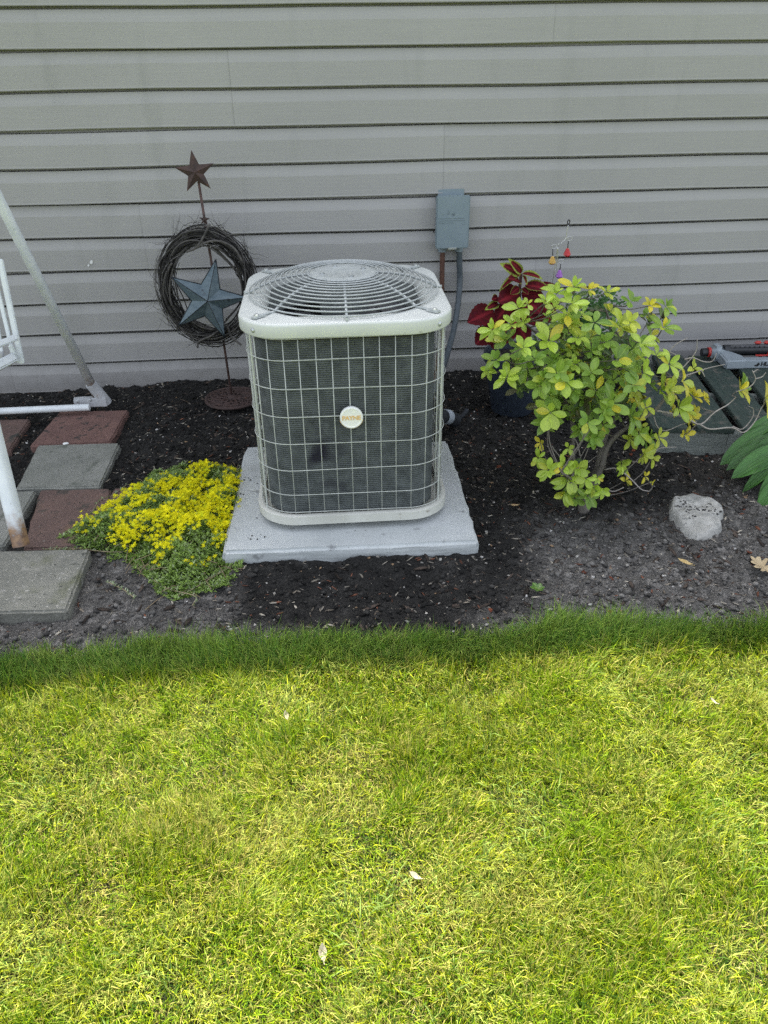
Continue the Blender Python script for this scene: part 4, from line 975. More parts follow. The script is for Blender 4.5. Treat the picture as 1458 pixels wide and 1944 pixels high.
for (b, t, mi, nr, ws) in [((770, 560), (500, 660), 0, (-.2, -1, .55), 1.05), ((800, 560), (1110, 590), 0, (.2, -1, .6), .95), ((760, 640), (640, 860), 0, (0, -1, .5), 1.1), ((620, 720), (450, 930), 0, (-.3, -1, .6), 1.0),
                             ((420, 800), (65, 945), 0, (-.1, -1, .8), .85), ((400, 1060), (165, 1260), 0, (-.3, -1, .5), 1.0), ((560, 900), (330, 1180), 0, (-.3, -1, .4), .9), ((850, 450), (1190, 480), 1, (.2, -.8, .9), .8),
                             ((780, 400), (640, 330), 1, (-.2, -.7, .8), .9), ((790, 310), (580, 150), 2, (-.3, -.9, .6), 1.3), ((790, 300), (490, 450), 2, (-.5, -.7, .8), .8), ((810, 290), (1095, 300), 2, (.3, -.8, .8), .95),
                             ((800, 280), (700, 130), 2, (.0, -1, .3), 1.1), ((820, 310), (890, 400), 2, (.3, -1, .3), 1.0), ((830, 620), (1080, 820), 0, (.3, -1, .5), 1.0), ((860, 760), (1000, 1000), 0, (.2, -1, .4), 1.0), ((760, 800), (700, 1050), 0, (0, -1, .3), 1.0),
                             ((900, 900), (1250, 900), 0, (.2, -1, .5), .7), ((500, 1000), (420, 1330), 0, (-.2, -1, .3), .9), ((770, 480), (660, 560), 1, (-.2, -1, .3), .9), ((1000, 480), (1290, 440), 0, (0, -1, .9), .45),
                             ((1000, 780), (1300, 760), 0, (0, -1, .6), .8), ((820, 480), (900, 560), 1, (.2, -1, .2), .9), ((480, 620), (400, 640), 1, (-.4, -1, .4), 1.1), ((480, 700), (360, 740), 2, (-.4, -1, .4), 1.4), ((760, 1000), (900, 1250), 0, (0, -1, .4), .9), ((640, 1000), (560, 1260), 0, (0, -1, .3), .9)]:
    yb = -.43 - .02*random.random(); yt = yb - random.uniform(.02, .06)
    span_leaf(CO, CB[mi], czp(*b, yb), czp(*t, yt), nr, ws)
# feathery green plant in the second pot
FE = thing('fern_plant', (.93, -.36, .19), 'bright green feathery plant behind the top of the yellow green shrub', 'plant')
V = []; Fq_ = []; Cc = []
for k in range(70):
    p0 = Vector((.93+random.uniform(-.05, .05), -.36+random.uniform(-.05, .05), .18)); tp = at(random.uniform(1085, 1185), random.uniform(545, 640), -.40+random.uniform(-.09, .07))
    if tp.z < .2: continue
    for i in range(26):
        t = .35+.65*i/25; c = p0.lerp(tp, t) + Vector((0, 0, .03*math.sin(3.1*t))); s_ = random.choice((-1, 1)); d = Vector((s_*random.uniform(.5, 1), random.uniform(-.6, .3), random.uniform(-.1, .6))).normalized()*random.uniform(.010, .02); w = d.cross(Vector((0, -1, .3))).normalized()*.0035
        b0 = len(V); V += [c, c+d*.5+w, c+d, c+d*.5-w]; Fq_.append((b0, b0+1, b0+2, b0+3)); g_ = random.uniform(.7, 1.3); Cc += [(.06*g_, .17*g_, .03*g_)]*4
o = link('foliage', mesh_np('foliage', np.array([v[:] for v in V]), np.array(Fq_), col=np.array(Cc)), M['leafmass'], FE); tag(o, kind='stuff')
# bead stake
YB = -.40
BS = thing('bead_stake', (.86, YB, .2), 'silver wire plant stake hung with red, amber and purple glass beads', 'garden ornament')
stem = bez([Vector((at(1046, 545, YB).x-.012, YB, .15)), at(1049, 536, YB), at(1055, 510, YB), at(1058.5, 490, YB), at(1059, 469, YB)], 20)
MB().tube(stem, .0013, 6).build('stem', M['chrome'], BS, sm=True)
MB().tube(bez([at(1049, 536, YB), at(1059, 469, YB), at(1065, 462, YB), at(1074, 453, YB), at(1076, 440, YB), at(1079, 427, YB)], 24), .0011, 6).build('stem', M['chrome'], BS, sm=True)
def ring(name, c, rx, rz, r, m): return MB().tube([c + Vector((rx*math.cos(a), .0, rz*math.sin(a))) for a in np.linspace(0, 2*math.pi, 24, endpoint=False)], r, 6, closed=True).build(name, m, BS, sm=True)
ring('loop', at(1079.5, 421.5, YB), .004, .0075, .0019, M['ink'])
for (x, y) in ((1081, 453), (1052, 468), (1065.5, 496)): ring('ring', at(x, y, YB), .0095, .0075, .0009, M['chrome'])
for (x0, y0, x1, y1, cname, c) in ((1079, 458, 1077, 479, 'red_bead', (.75, .03, .03)), (1049.5, 473, 1048.5, 494, 'amber_bead', (.85, .5, .07)), (1064.5, 501, 1062, 520, 'purple_bead', (.5, .17, .7))):
    a = at(x0, y0, YB); b = at(x1, y1, YB)
    MB().tube([a, b+Vector((0, 0, .012))], .0016, 6).build('hook', M['ink'], BS, sm=True)
    MB().lathe([(.002, .015), (.006, .012), (.0125, -.003), (.0145, -.009), (.009, -.0145), (.001, -.0155)], 7, Matrix.Translation(b)).build('bead', beadmat(cname, c), BS)

# ---- broad leaf plant at the right edge
HO = thing('hosta_plant', (1.52, -1.12, 0), 'broad dark green strap leaved plant at the right edge beside the pallet', 'plant')
HM = [leaf_mesh('leaf', .2, .5, .1, .35, 12), leaf_mesh('leaf', .17, .48, .12, .5, 12)]
for me in HM: me.materials.append(M['hosta'])
hb = Vector((1.52, -1.13, .02))
for (bx_, by_, tx_, ty_, yt, nr, ws, g_) in [(1490, 815, 1378, 857, -1.06, (-.3, -.5, 1), 1.15, 1.0), (1500, 850, 1402, 887, -1.14, (-.3, -.6, 1), 1.2, 1.15), (1490, 790, 1412, 822, -1.02, (-.2, -.5, 1), 1.2, 1.05), (1500, 880, 1442, 935, -1.22, (-.6, -.6, .8), 1.3, 1.1), (1490, 905, 1436, 971, -1.24, (-.6, -.6, .8), 1.25, 1.3),
                                          (1510, 820, 1430, 850, -1.1, (-.3, -.5, 1), 1.1, .75), (1500, 870, 1440, 905, -1.16, (-.4, -.6, .9), 1.1, .7), (1520, 780, 1455, 800, -1.0, (0, -.5, 1), 1.2, .9), (1540, 860, 1620, 880, -1.1, (.3, -.5, 1), 1.2, 1.0), (1540, 820, 1640, 820, -1.0, (.3, -.5, 1), 1.2, .9), (1540, 900, 1560, 985, -1.25, (.1, -.8, .7), 1.2, 1.1), (1510, 890, 1475, 965, -1.27, (-.3, -.8, .7), 1.2, 1.0),
    (1495, 835, 1392, 868, -1.1, (-.3, -.5, 1), 1.0, .8), (1500, 800, 1440, 808, -1.0, (-.2, -.5, 1), 1.0, 1.2), (1500, 862, 1420, 912, -1.18, (-.4, -.6, .9), 1.0, .9), (1510, 905, 1450, 950, -1.23, (-.5, -.7, .8), 1.0, .8), (1505, 800, 1460, 790, -.98, (-.1, -.5, 1), 1.0, .8)]:
    span_leaf(HO, random.choice(HM), at(bx_, by_, yt+.03), at(tx_, ty_, yt-.02), nr, ws*.78, (.045*g_, .135*g_, .022*g_))
for k in range(8):
    e = at(random.uniform(1485, 1520), random.uniform(810, 900), -1.1); MB().tube(bez([hb+Vector((random.uniform(-.02, .02), random.uniform(-.02, .02), -.03)), hb.lerp(e, .5)+Vector((0, 0, .03)), e], 8), .004, 6).build('leaf_stalk', M['greenstem'], HO, sm=True)

# ---- sedum: mat of stems, small leaves and star flowers
SE = thing('sedum_plant', (-.5, -1.17, 0), 'low mat of sedum covered in bright yellow star flowers left of the concrete pad', 'flowering plant')
POLY = np.array([(-.85, -1.24), (-.76, -1.08), (-.71, -.98), (-.63, -.87), (-.49, -.835), (-.36, -.82), (-.27, -.92), (-.265, -1.12), (-.285, -1.27), (-.32, -1.41), (-.35, -1.51), (-.44, -1.55), (-.52, -1.51), (-.55, -1.42), (-.64, -1.37), (-.78, -1.31)])
def inside(x, y, P):
    r = np.zeros(np.shape(x), bool); n = len(P)
    for i in range(n):
        x1, y1 = P[i]; x2, y2 = P[(i+1) % n]
        c = ((y1 > y) != (y2 > y)) & (x < (x2-x1)*(y-y1)/(y2-y1+1e-12)+x1); r ^= c
    return r
def edge_dist(x, y, P):
    d = np.full(np.shape(x), 9.)
    for i in range(len(P)):
        a = P[i]; b = P[(i+1) % len(P)]; ab = b-a; t = np.clip(((x-a[0])*ab[0]+(y-a[1])*ab[1])/(ab@ab), 0, 1)
        d = np.minimum(d, np.hypot(x-a[0]-t*ab[0], y-a[1]-t*ab[1]))
    return d
def sed_h(x, y): return .010 + .066*sstep(0, .11, edge_dist(x, y, POLY))*(.15+1.5*fbm(x*14, y*14, 61, 3))
N = 7000; sx = rng.uniform(-.90, -.23, N); sy = rng.uniform(-1.60, -.78, N); ok = inside(sx+.16*(fbm(sx*13, sy*13, 4)-.5), sy+.16*(fbm(sx*13, sy*13, 9)-.5), POLY); sx, sy = sx[ok], sy[ok]
hz = sed_h(sx, sy); gapn = fbm(sx*13+3, sy*13, 71, 3); dens = edge_dist(sx, sy, POLY)
V = []; Fq_ = []; Cc = []; b0 = 0
quad = np.array([[0, 0, 0], [.5, .42, .06], [1, 0, .1], [.5, -.42, .06]])
leafV = []; leafC = []
def frames(d, up):
    """arrays of unit direction d and a side vector"""
    d = d/np.linalg.norm(d, axis=1, keepdims=True); s = np.cross(d, up); s /= np.linalg.norm(s, axis=1, keepdims=True)+1e-9; n = np.cross(s, d); return d, s, n
def quads(c, d, up, L_, W_):
    d, s, n = frames(d, up); L_ = L_[:, None]; W_ = W_[:, None]
    return np.stack([c, c+d*L_*.5+s*W_*.5+n*L_*.06, c+d*L_, c+d*L_*.5-s*W_*.5+n*L_*.06], 1)
for rep in range(15):
    n_ = len(sx); t = rng.uniform(.15, 1.0, n_); an = rng.uniform(0, 6.28, n_)
    lean = np.stack([fbm(sx*8, sy*8, 90)-.5, fbm(sx*8, sy*8, 95)-.62], 1)*.09
    c = np.stack([sx+lean[:, 0]*t+rng.normal(0, .004, n_), sy+lean[:, 1]*t+rng.normal(0, .004, n_), hz*t-.004], 1)
    d = np.stack([np.cos(an), np.sin(an), rng.uniform(0, .9, n_)], 1)
    leafV.append(quads(c, d, np.array([0, 0, 1.]), rng.uniform(.008, .015, n_), rng.uniform(.0035, .006, n_)))
    g_ = rng.uniform(.7, 1.35, n_)[:, None]; pale = rng.random(n_)[:, None] < .18
    leafC.append(np.where(pale, np.array([.28, .36, .17])*g_, np.array([.20, .31, .06])*g_))
LVt = np.concatenate(leafV); LCt = np.concatenate(leafC); nl = len(LVt)
o = link('foliage', mesh_np('foliage', LVt.reshape(-1, 3), np.arange(nl*4).reshape(-1, 4), col=np.repeat(LCt, 4, 0)), M['sedum'], SE); tag(o, kind='stuff')
fl = (gapn*.55+fbm(sx*38, sy*38, 72, 2)*.45 > .515) & (rng.random(len(sx)) < .85) & (dens > .028) & ~((sy < -1.33) & (sx > -.60) & (rng.random(len(sx)) < .66)) & ~((sx < -.66) & (rng.random(len(sx)) < .6)); fx, fy = sx[fl], sy[fl]; fz = hz[fl]
FV = []; FC = []
for rep in range(4):
    px_ = fx + rng.normal(0, .0075, len(fx)); py_ = fy - .012 + rng.normal(0, .0075, len(fx)); pz = fz + rng.uniform(-.002, .014, len(fx))
    tilt = np.stack([rng.normal(0, .45, len(fx)), rng.normal(-.35, .4, len(fx)), np.ones(len(fx))], 1); tilt /= np.linalg.norm(tilt, axis=1, keepdims=True)
    u = np.cross(tilt, np.array([0, 1., 0])); u /= np.linalg.norm(u, axis=1, keepdims=True); w = np.cross(tilt, u); a0 = rng.uniform(0, 6.28, len(fx)); s_ = rng.uniform(.0048, .0078, len(fx))
    tone = np.array([.95, .88, .015])*rng.uniform(.75, 1.15, len(fx))[:, None]; tone[rng.random(len(fx)) < .12] *= np.array([.8, .95, 1.5])
    for k in range(5):
        a = a0 + k*2*math.pi/5; d = u*np.cos(a)[:, None] + w*np.sin(a)[:, None] + tilt*.22
        FV.append(quads(np.stack([px_, py_, pz], 1), d, tilt, s_, s_*.42)); FC.append(tone)
FVt = np.concatenate(FV); FCt = np.concatenate(FC)
o = link('flowers', mesh_np('flowers', FVt.reshape(-1, 3), np.arange(len(FVt)*4).reshape(-1, 4), col=np.repeat(FCt, 4, 0)), M['petal'], SE); tag(o, kind='stuff')
mb = MB()
for k in range(260):
    i = rng.integers(len(sx)); x, y = sx[i], sy[i]; a = random.uniform(0, 6.28); L_ = random.uniform(.03, .09)
    mb.tube([(x, y, .004), (x+L_*.5*math.cos(a), y+L_*.5*math.sin(a)-.01, hz[i]*.5+.006), (x+L_*math.cos(a), y+L_*math.sin(a)-.02, hz[i]*.55)], .0011, 4)
o = mb.build('stems', mat('sedum_stem', (.16, .10, .06), (.26, .22, .12), 60, .7), SE, sm=True); tag(o, kind='stuff')
# creeping runners at the edges of the mat
runV = []; runC = []; rs = MB()
for P in ([(290, 1100), (320, 1118), (370, 1132), (365, 1150)], [(330, 1118), (390, 1100), (440, 1075)], [(100, 1040), (150, 1042), (220, 1048), (300, 1040)], [(205, 1105), (235, 1120), (255, 1135)], [(170, 980), (190, 950), (215, 940), (240, 920)], [(160, 1000), (180, 985), (200, 1000)], [(300, 1110), (350, 1095), (400, 1050)], [(345, 1130), (380, 1110), (430, 1080)], [(85, 1042), (120, 1045), (160, 1040)], [(330, 900), (345, 885), (355, 875)], [(440, 905), (462, 880), (470, 870)]):
    pts = bez([onz(x, y, .014) for x, y in P], 22); rs.tube(pts, .0014, 5)
    for p in pts:
        for s_ in range(random.choice((0, 1, 2, 3))):
            an = random.uniform(0, 6.28); runV.append((p[:], (math.cos(an), math.sin(an), random.uniform(.2, .8)))); runC.append(np.array(random.choice([(.13, .19, .06), (.22, .3, .14), (.3, .36, .22)]))*random.uniform(.7, 1.2))
rc = np.array([r_[0] for r_ in runV]); rd = np.array([r_[1] for r_ in runV]); Q = quads(rc, rd, np.array([0, 0, 1.]), rng.uniform(.005, .013, len(rc)), rng.uniform(.003, .006, len(rc)))
o = link('runner_leaves', mesh_np('runner_leaves', Q.reshape(-1, 3), np.arange(len(Q)*4).reshape(-1, 4), col=np.repeat(np.array(runC), 4, 0)), M['sedum'], SE); tag(o, kind='stuff')
o = rs.build('runners', mat('sedum_runner', (.22, .17, .10), (.3, .26, .15), 60, .7), SE, sm=True); tag(o, kind='stuff')

# ---- rock, dead leaves, weed
OUT = [onz(x, y, .01) for x, y in ((1272, 962), (1284, 945), (1300, 941), (1312, 938), (1345, 950), (1371, 960), (1368, 985), (1347, 1017), (1326, 1022), (1300, 1006), (1282, 985))]
RC = sum(OUT, Vector())/len(OUT); angs = sorted([(math.atan2(p.y-RC.y, p.x-RC.x), math.hypot(p.x-RC.x, p.y-RC.y)) for p in OUT])
an_ = np.array([a for a, r in angs]); ra_ = np.array([r for a, r in angs]); an_ = np.concatenate([an_-2*math.pi, an_, an_+2*math.pi]); ra_ = np.tile(ra_, 3)
NA, NRR = 72, 16; V = []; 
for i in range(NRR):
    q_ = i/(NRR-1)
    for k in range(NA):
        a = -math.pi + 2*math.pi*k/NA; R_ = float(np.interp(a, an_, ra_))
        rr = q_*1.22 if q_ < .7 else .854+.146*((q_-.7)/.3)**.7; z = .025 if q_ < .62 else .025*(1-((q_-.62)/.38)**1.6) - .012*((q_-.55)/.45)**3
        x, y = R_*rr*math.cos(a), R_*rr*math.sin(a); nn = float(fbm(np.array([x*28+3]), np.array([y*28+z*20]), 15, 4)[0])-.5
        z += (.030*nn + .03*y)*(1 if q_ < .95 else .2); V.append((x*(1+.1*nn), y*(1+.1*nn), z))
me = MB().add(V, [(i*NA+k, i*NA+(k+1) % NA, (i+1)*NA+(k+1) % NA, (i+1)*NA+k) for i in range(NRR-1) for k in range(NA)]).mesh('rock', angle=22)
M['rock'] = mat('pale_rock', (.29, .285, .26), (.50, .49, .455), 22, .9, bump=.9, bscale=120, spots=[((.2, .2, .19), 60, .60, .1), ((.28, .28, .26), 14, .56, .1)])
o = link('rock', me, M['rock']); o.location = (RC.x, RC.y, 0); tag(o, 'pale grey angular rock with dark soil crumbs on the bed in front of the pallet', 'rock')
def flat_leaf(name, outline, p, rot, size, m, lab, lift=.014, curl=.5, tilt=(0, 0)):
    V = [(0, 0, 0)]+[(x*size, y*size, 0) for x, y in outline]; n_ = len(outline)
    V = [(x, y, curl*(x*x+.4*y*y)/size*1.2 + random.uniform(0, .001)) for x, y, z in V]
    mb = MB().add(V, [(0, 1+k, 1+(k+1) % n_) for k in range(n_)])
    mb.tube([(0, -.6*size, .002), (0, -.95*size, .004), (.05*size, -1.25*size, .006)], .0009, 4)
    me = mb.mesh(name); o = link(name, me, m); o.location = (p.x, p.y, lift); o.rotation_euler = (tilt[0], tilt[1], rot); tag(o, lab, 'dead leaf', 'fallen dry leaves on the soil'); return o
half = [(0, 1.0), (.12, .85), (.10, .72), (.30, .74), (.42, .62), (.30, .5), (.14, .40), (.34, .38), (.55, .34), (.62, .2), (.40, .12), (.13, .05), (.30, -.02), (.50, -.1), (.40, -.2), (.12, -.24), (.2, -.38), (.06, -.55), (0, -.7)]
oak = half + [(-x, y) for x, y in reversed(half[1:-1])]
flat_leaf('dead_leaf', oak, onz(1447, 1088), math.radians(28), .046, M['deadleaf'], 'tan lobed oak leaf lying on the soil at the right edge', .018, .5, (.1, -.15))
ov = [(.5*math.sin(math.pi*t)*(1 if s_ > 0 else -1), 1-2*t) for s_, ts in ((1, np.linspace(0, 1, 8)), (-1, np.linspace(1, 0, 8)[1:-1])) for t in ts]
flat_leaf('dead_leaf', ov, onz(1297, 1078), math.radians(60), .022, mat('yellow_dry_leaf', (.4, .28, .1), (.5, .38, .18), 40, .8), 'small yellow brown dry leaf on the soil in front of the pale rock', .016, .8, (.2, .1))
flat_leaf('dead_leaf', ov, onz(975, 968), math.radians(110), .016, mat('tan_dry_leaf', (.4, .27, .12), (.55, .4, .22), 40, .8), 'small tan dry leaf on the dark soil right of the concrete pad', .014, .8, (.2, .1))
wd = thing('seedling', (onz(1021, 1127).x, onz(1021, 1127).y, 0), 'tiny green weed seedling on the grey soil right of the pad', 'weed')
for k in range(6):
    p = Vector((wd.location.x, wd.location.y, .014)); a = k*1.05; d = Vector((math.cos(a), math.sin(a), .5))*random.uniform(.016, .024)
    span_leaf(wd, LM[0], p, p+d, (0, 0, 1), 1.3, (.09, .2, .04))

# pale scraps of dry leaf in the lawn
pale_m = mat('pale_dry_leaf', (.28, .25, .17), (.38, .34, .25), 60, .8)
for px, py, r_, sz, lab in ((543, 1362, 20, .011, 'pale dry leaf scrap in the lawn in front of the pad corner'), (786, 1668, 75, .013, 'pale dry leaf scrap near the middle of the sunlit lawn'), (612, 1812, 10, .014, 'pale dry leaf scrap low in the foreground lawn'), (1352, 1335, 50, .010, 'pale dry leaf scrap in the lawn at the far right')):
    o = flat_leaf('dead_leaf', ov, onz(px, py, .03), math.radians(r_), sz, pale_m, lab, .036, .8, (.5, .2)); o['group'] = 'pale leaf scraps in the lawn'
# marks on the siding
for px, py, r_, c_ in ((174, 498, .007, 'chip'), (445, 369, .0045, 'chip'), (168, 503, .004, 'chip')):
    p = at(px, py, -.018); mb = MB(); mb.add([(p.x+r_*math.cos(a)*random.uniform(.5, 1.3), p.y-.0022, p.z+r_*math.sin(a)*random.uniform(.6, 1.6)) for a in np.linspace(0, 2*math.pi, 9, endpoint=False)], [tuple(range(9))]); mb.build('white_mark', M[c_], house)
for px, py in ((823, 398), (823, 440)):
    p = at(px, py, -.018); MB().lathe([(.0022, -.001), (.0022, .0025)], 10, frame((p.x, p.y, p.z), (0, 0, 1), (0, -1, 0))).build('screw_hole', M['black'], house)
# ---- soil debris
ICO = bmesh.new(); bmesh.ops.create_icosphere(ICO, subdivisions=1, radius=1); IV = np.array([v.co[:] for v in ICO.verts]); IF = np.array([[v.index for v in f.verts] for f in ICO.faces]); ICO.free()
def scatter(name, lab, N, smin, smax, colf, flat=.6, stretch=1.0, lift=.2, power=2.0, xr=(-1.75, 2.2), yr=(-1.78, -.02), keepf=None):
    x = rng.uniform(*xr, N); y = rng.uniform(*yr, N); ok = ~in_slab(x, y, .006) & (y > LAWN_EDGE(x)-.01)
    if keepf is not None: ok &= keepf(x, y)
    x, y = x[ok], y[ok]; n = len(x); z = soil_h(x, y); s = smin+(smax-smin)*rng.random(n)**power
    V = np.repeat(IV[None], n, 0)*(1+rng.uniform(-.42, .38, (n, len(IV), 1)))
    V[..., 0] *= stretch; V[..., 2] *= flat
    a = rng.uniform(0, 6.28, n); ca, sa = np.cos(a)[:, None], np.sin(a)[:, None]; tx = rng.normal(0, .25, n)[:, None]
    X_ = V[..., 0]*ca-V[..., 1]*sa; Y_ = V[..., 0]*sa+V[..., 1]*ca; Z_ = V[..., 2]+X_*tx
    V = np.stack([X_*s[:, None]+x[:, None], Y_*s[:, None]+y[:, None], Z_*s[:, None]+(z+s*flat*lift)[:, None]], -1)
    F_ = (IF[None]+np.arange(n)[:, None, None]*len(IV)).reshape(-1, 3); c = colf(x, y, n)
    o = link(name, mesh_np(name, V.reshape(-1, 3), None, F_, col=np.repeat(c, len(IV), 0)), M['debris']); tag(o, lab, kind='stuff'); return o
def soilc(x, y, n):
    m_ = soil_mask(x, y)[:, None]; return (dark*1.15*(1-m_)+grey*1.1*m_)*rng.uniform(.35, 1.9, (n, 1))
scatter('soil_clods', 'loose crumbs and clods of dark and grey soil on the bed', 26000, .0018, .0085, soilc, .75, 1.2, .45, 2.6)
scatter('soil_clods', 'larger clods of dry soil near the lawn edge', 700, .006, .014, soilc, .55, 1.25, .1, 2.0, keepf=lambda x, y: (y < -1.2) | (rng.random(len(x)) < .25))
pc = np.array([(.42, .40, .36), (.30, .28, .25), (.55, .53, .5), (.24, .2, .16), (.33, .22, .13)])
scatter('pebbles', 'small pale pebbles scattered through the soil bed', 3600, .0011, .0055, lambda x, y, n: pc[rng.integers(0, 5, n)]*rng.uniform(.6, 1.15, (n, 1)), .65, 1.2, .45, 2.6)
wc = np.array([(.22, .19, .15), (.32, .29, .24), (.11, .09, .07), (.42, .38, .31), (.18, .075, .045)])
scatter('wood_chips', 'splinters of wood mulch and straw scattered over the soil bed', 7500, .0012, .0038, lambda x, y, n: wc[rng.integers(0, 5, n)]*rng.uniform(.4, 1.25, (n, 1)), .35, 4.2, .8, 2.2)
scatter('bark_strips', 'dark shredded bark strips lying on the soil bed', 1500, .003, .008, lambda x, y, n: np.array([.045, .034, .027])*rng.uniform(.5, 2.2, (n, 1)), .3, 3.6, .9, 2.0)
scatter('red_mulch', 'bits of reddish brown bark on the grey soil', 220, .003, .008, lambda x, y, n: np.array([.17, .05, .025])*rng.uniform(.5, 1.3, (n, 1)), .5, 1.4, .4, 2.0, keepf=lambda x, y: x > .3)

def crumbs(name, lab, pts, zf, smin, smax, cc):
    n = len(pts); s = rng.uniform(smin, smax, n); V = np.repeat(IV[None], n, 0)*(1+rng.uniform(-.4, .4, (n, len(IV), 1))); V[..., 2] *= .6
    V = V*s[:, None, None] + np.array([(x, y, zf(x, y)) for x, y in pts])[:, None, :]
    F_ = (IF[None]+np.arange(n)[:, None, None]*len(IV)).reshape(-1, 3)
    o = link(name, mesh_np(name, V.reshape(-1, 3), None, F_, col=np.repeat(cc*rng.uniform(.5, 1.6, (n, 1)), len(IV), 0)), M['debris']); tag(o, lab, kind='stuff')
pts = []
for (px, py, k, sp_) in ((478, 905, 7, .016), (483, 915, 7, .014), (500, 975, 5, .014), (492, 1020, 9, .016), (475, 940, 4, .02), (700, 1008, 2, .03), (860, 870, 3, .03), (560, 1045, 2, .05)):
    c_ = onz(px, py, .047)
    pts += [(c_.x+random.gauss(0, sp_*1.5), c_.y+random.gauss(0, sp_*.6)) for _ in range(k)]
pts = [(x, y) for x, y in pts if -.325 < x < .39 and -1.408 < y < -.79]
crumbs('pad_crumbs', 'dark crumbs of soil lying on the concrete pad', pts, lambda x, y: .0475, .0010, .0032, np.array([.06, .055, .05]))
pts = []
for (px, py, k, sp_) in ((1292, 958, 16, .013), (1318, 960, 26, .015), (1348, 966, 14, .012), (1313, 976, 5, .007), (1300, 948, 14, .012), (1345, 956, 12, .014)):
    c_ = onz(px, py, .035); pts += [(c_.x+random.gauss(0, sp_), c_.y+random.gauss(0, sp_*.8)) for _ in range(k)]
crumbs('rock_crumbs', 'dark crumbs of soil lying on the pale rock', pts, lambda x, y: .025+.03*(float(fbm(np.array([(x-RC.x)*28+3]), np.array([(y-RC.y)*28+.6]), 15, 4)[0])-.5)+.03*(y-RC.y), .0012, .0045, np.array([.055, .052, .048]))
# ---- grass
def grass(name, lab, N, xr, yr, keep, Lf, wf, colf, flop=1.0):
    x = rng.uniform(*xr, N); y = rng.uniform(*yr, N); ok = keep(x, y); x, y = x[ok], y[ok]; n = len(x)
    z = (fbm(x*5, y*5, 41, 4)-.5)*.03 + .010
    L_ = Lf(x, y, n); w = wf(x, y, n)*.5
    hd = 6.28*2*fbm(x*3.2, y*3.2, 51, 3) + rng.normal(0, 1.35, n)
    ln = np.clip(np.abs(rng.normal(.55, .38, n))*flop + .5*(fbm(x*7, y*7, 58, 2)-.35), .03, 1.35)
    dx, dy = np.cos(hd), np.sin(hd); tw_ = rng.normal(0, .7, n); sxx, syy = -np.sin(hd+tw_), np.cos(hd+tw_)
    def pt(t, bend):
        a = ln*bend; return np.stack([x+dx*np.sin(a)*L_*t, y+dy*np.sin(a)*L_*t, z+np.cos(a)*L_*t], 1)
    S_ = np.stack([sxx, syy, np.zeros(n)], 1)*w[:, None]
    b = pt(0, 0); m2 = pt(.6, .85); t_ = pt(1.0, 1.25)
    V = np.stack([b-S_*.8, b+S_*.8, m2-S_, m2+S_, t_], 1).reshape(-1, 3)
    o_ = np.arange(n)[:, None]*5
    Fq_ = o_+np.array([0, 1, 3, 2]); Ft_ = o_+np.array([2, 3, 4])
    c = colf(x, y, n); 
    o = link(name, mesh_np(name, V, Fq_, Ft_, col=np.repeat(c, 5, 0)), M['grass']); tag(o, lab, kind='stuff'); return o
def gcol(x, y, n):
    p = fbm(x*4.5+1, y*4.5, 63, 3); q_ = fbm(x*11, y*11, 66, 3); r_ = np.clip(rng.random(n) + 1.0*(fbm(x*10+3, y*10, 69, 3)-.5) + 1.0*(fbm(x*26, y*26, 68, 2)-.5), 0, .999)
    green = np.array([.19, .29, .010]); lush = np.array([.05, .115, .010]); straw = np.array([.44, .40, .11]); lime = np.array([.36, .40, .018]); pale = np.array([.37, .43, .085])
    c = np.where((r_ < .34)[:, None], green, np.where((r_ < .62)[:, None], lush, np.where((r_ < .84)[:, None], lime, pale)))
    ps = .11 + .20*sstep(.5, .72, p)*sstep(.35, .6, q_) + .06*sstep(.45, .65, q_)
    c = np.where((rng.random(n) < ps)[:, None], straw*rng.uniform(.7, 1.2, (n, 1)), c)
    edge = sstep(-1.925, -1.865, y)[:, None]; shade_green = np.array([.14, .30, .065])  # shade-strip green blended into blade colours where the house shadow falls
    c = c*(1-.55*edge) + shade_green*.55*edge
    return c*rng.uniform(.6, 1.4, (n, 1))*(.94+.10*sstep(.3, .68, fbm(x*4.3+6, y*4.3, 67, 4)))[:, None]
patch = lambda x, y: fbm(x*6.5, y*6.5, 73, 3)
inl = lambda x, y: (y < LAWN_EDGE(x)+.011*rng.normal(0, 1, len(x))+.045*(fbm(x*15, x*0, 17, 3)-.5)) & (rng.random(len(x)) < .55+.6*sstep(.3, .62, patch(x, y)))
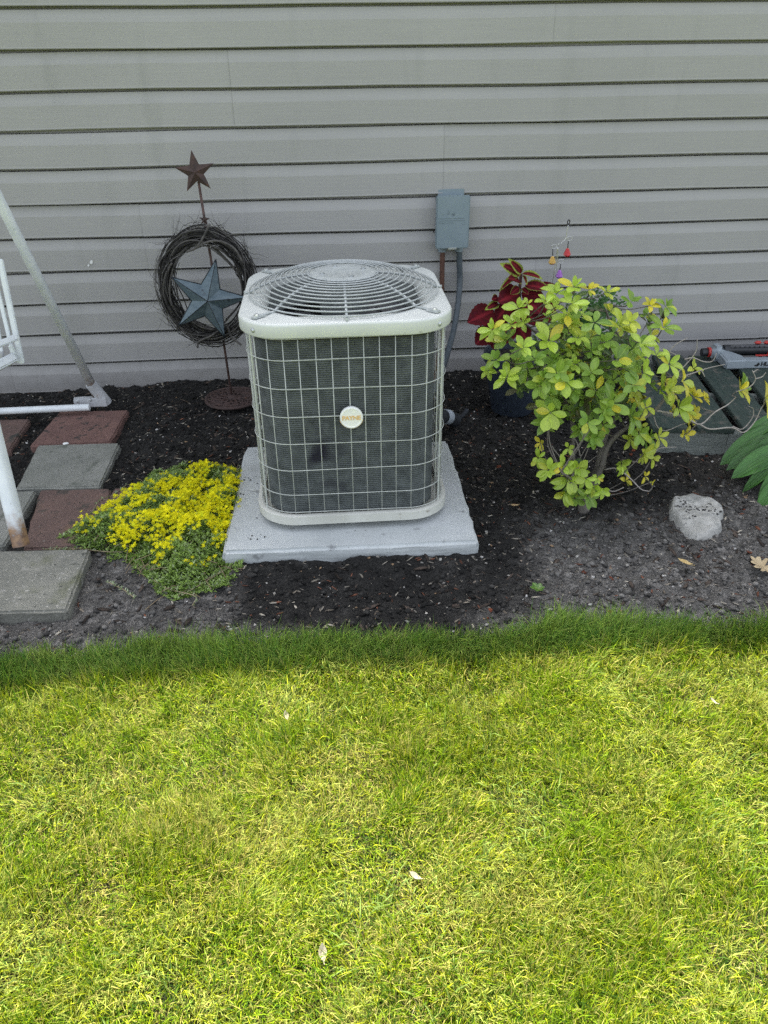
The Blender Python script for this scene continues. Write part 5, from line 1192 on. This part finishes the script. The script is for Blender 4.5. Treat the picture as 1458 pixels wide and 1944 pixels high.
Lf = lambda x, y, n: (.016+.022*rng.random(n)+.016*sstep(.35, .7, patch(x, y))+.012*sstep(.5, .75, fbm(x*17, y*17, 91, 2)))*(1+.55*sstep(-1.98, -1.83, y))
wf = lambda x, y, n: rng.uniform(.0008, .0018, n)
grass('grass', 'short mown grass of the lawn in front of the garden bed', 520000, (-1.35, 1.5), (-2.85, -1.69), inl, Lf, wf, gcol, 1.15)
grass('grass', 'mown grass at the sides of the lawn', 60000, (-2.2, 2.6), (-3.6, -1.7), lambda x, y: (y < LAWN_EDGE(x)) & ((x < -1.35) | (x > 1.5) | (y < -2.85)), Lf, lambda x, y, n: rng.uniform(.002, .004, n), gcol)
grass('grass', 'long taller blades standing along the lawn edge', 3600, (-1.9, 2.2), (-1.97, -1.75), lambda x, y: (y < LAWN_EDGE(x)+.004), lambda x, y, n: rng.uniform(.04, .07, n), lambda x, y, n: rng.uniform(.0016, .003, n), gcol, .55)
tuftn = lambda x, y: fbm(x*9+4, y*9+8, 97, 2)
grass('grass', 'clumps of coarser pale green blades in the lawn', 15000, (-1.35, 1.5), (-2.85, -1.85), lambda x, y: (y < LAWN_EDGE(x)-.05) & (tuftn(x, y) > .66), lambda x, y, n: rng.uniform(.03, .06, n), lambda x, y, n: rng.uniform(.0015, .0028, n), lambda x, y, n: np.array([.22, .32, .07])*rng.uniform(.7, 1.25, (n, 1)), 1.3)
grass('thatch', 'brown matted thatch low between the grass blades', 70000, (-1.35, 1.5), (-2.85, -1.76), lambda x, y: (y < LAWN_EDGE(x)+.015), lambda x, y, n: rng.uniform(.012, .03, n), lambda x, y, n: rng.uniform(.0008, .0018, n), lambda x, y, n: np.array([.13, .125, .04])*rng.uniform(.3, 1.5, (n, 1)), 2.6)
grass('straw', 'dry clippings and straw lying on the lawn', 5000, (-1.5, 1.7), (-2.9, -1.74), lambda x, y: (y < LAWN_EDGE(x)) & (fbm(x*5+9, y*5, 63, 3) > .42), lambda x, y, n: rng.uniform(.012, .034, n), lambda x, y, n: rng.uniform(.0009, .0019, n), lambda x, y, n: np.array([.42, .37, .18])*rng.uniform(.7, 1.2, (n, 1)), 2.0)
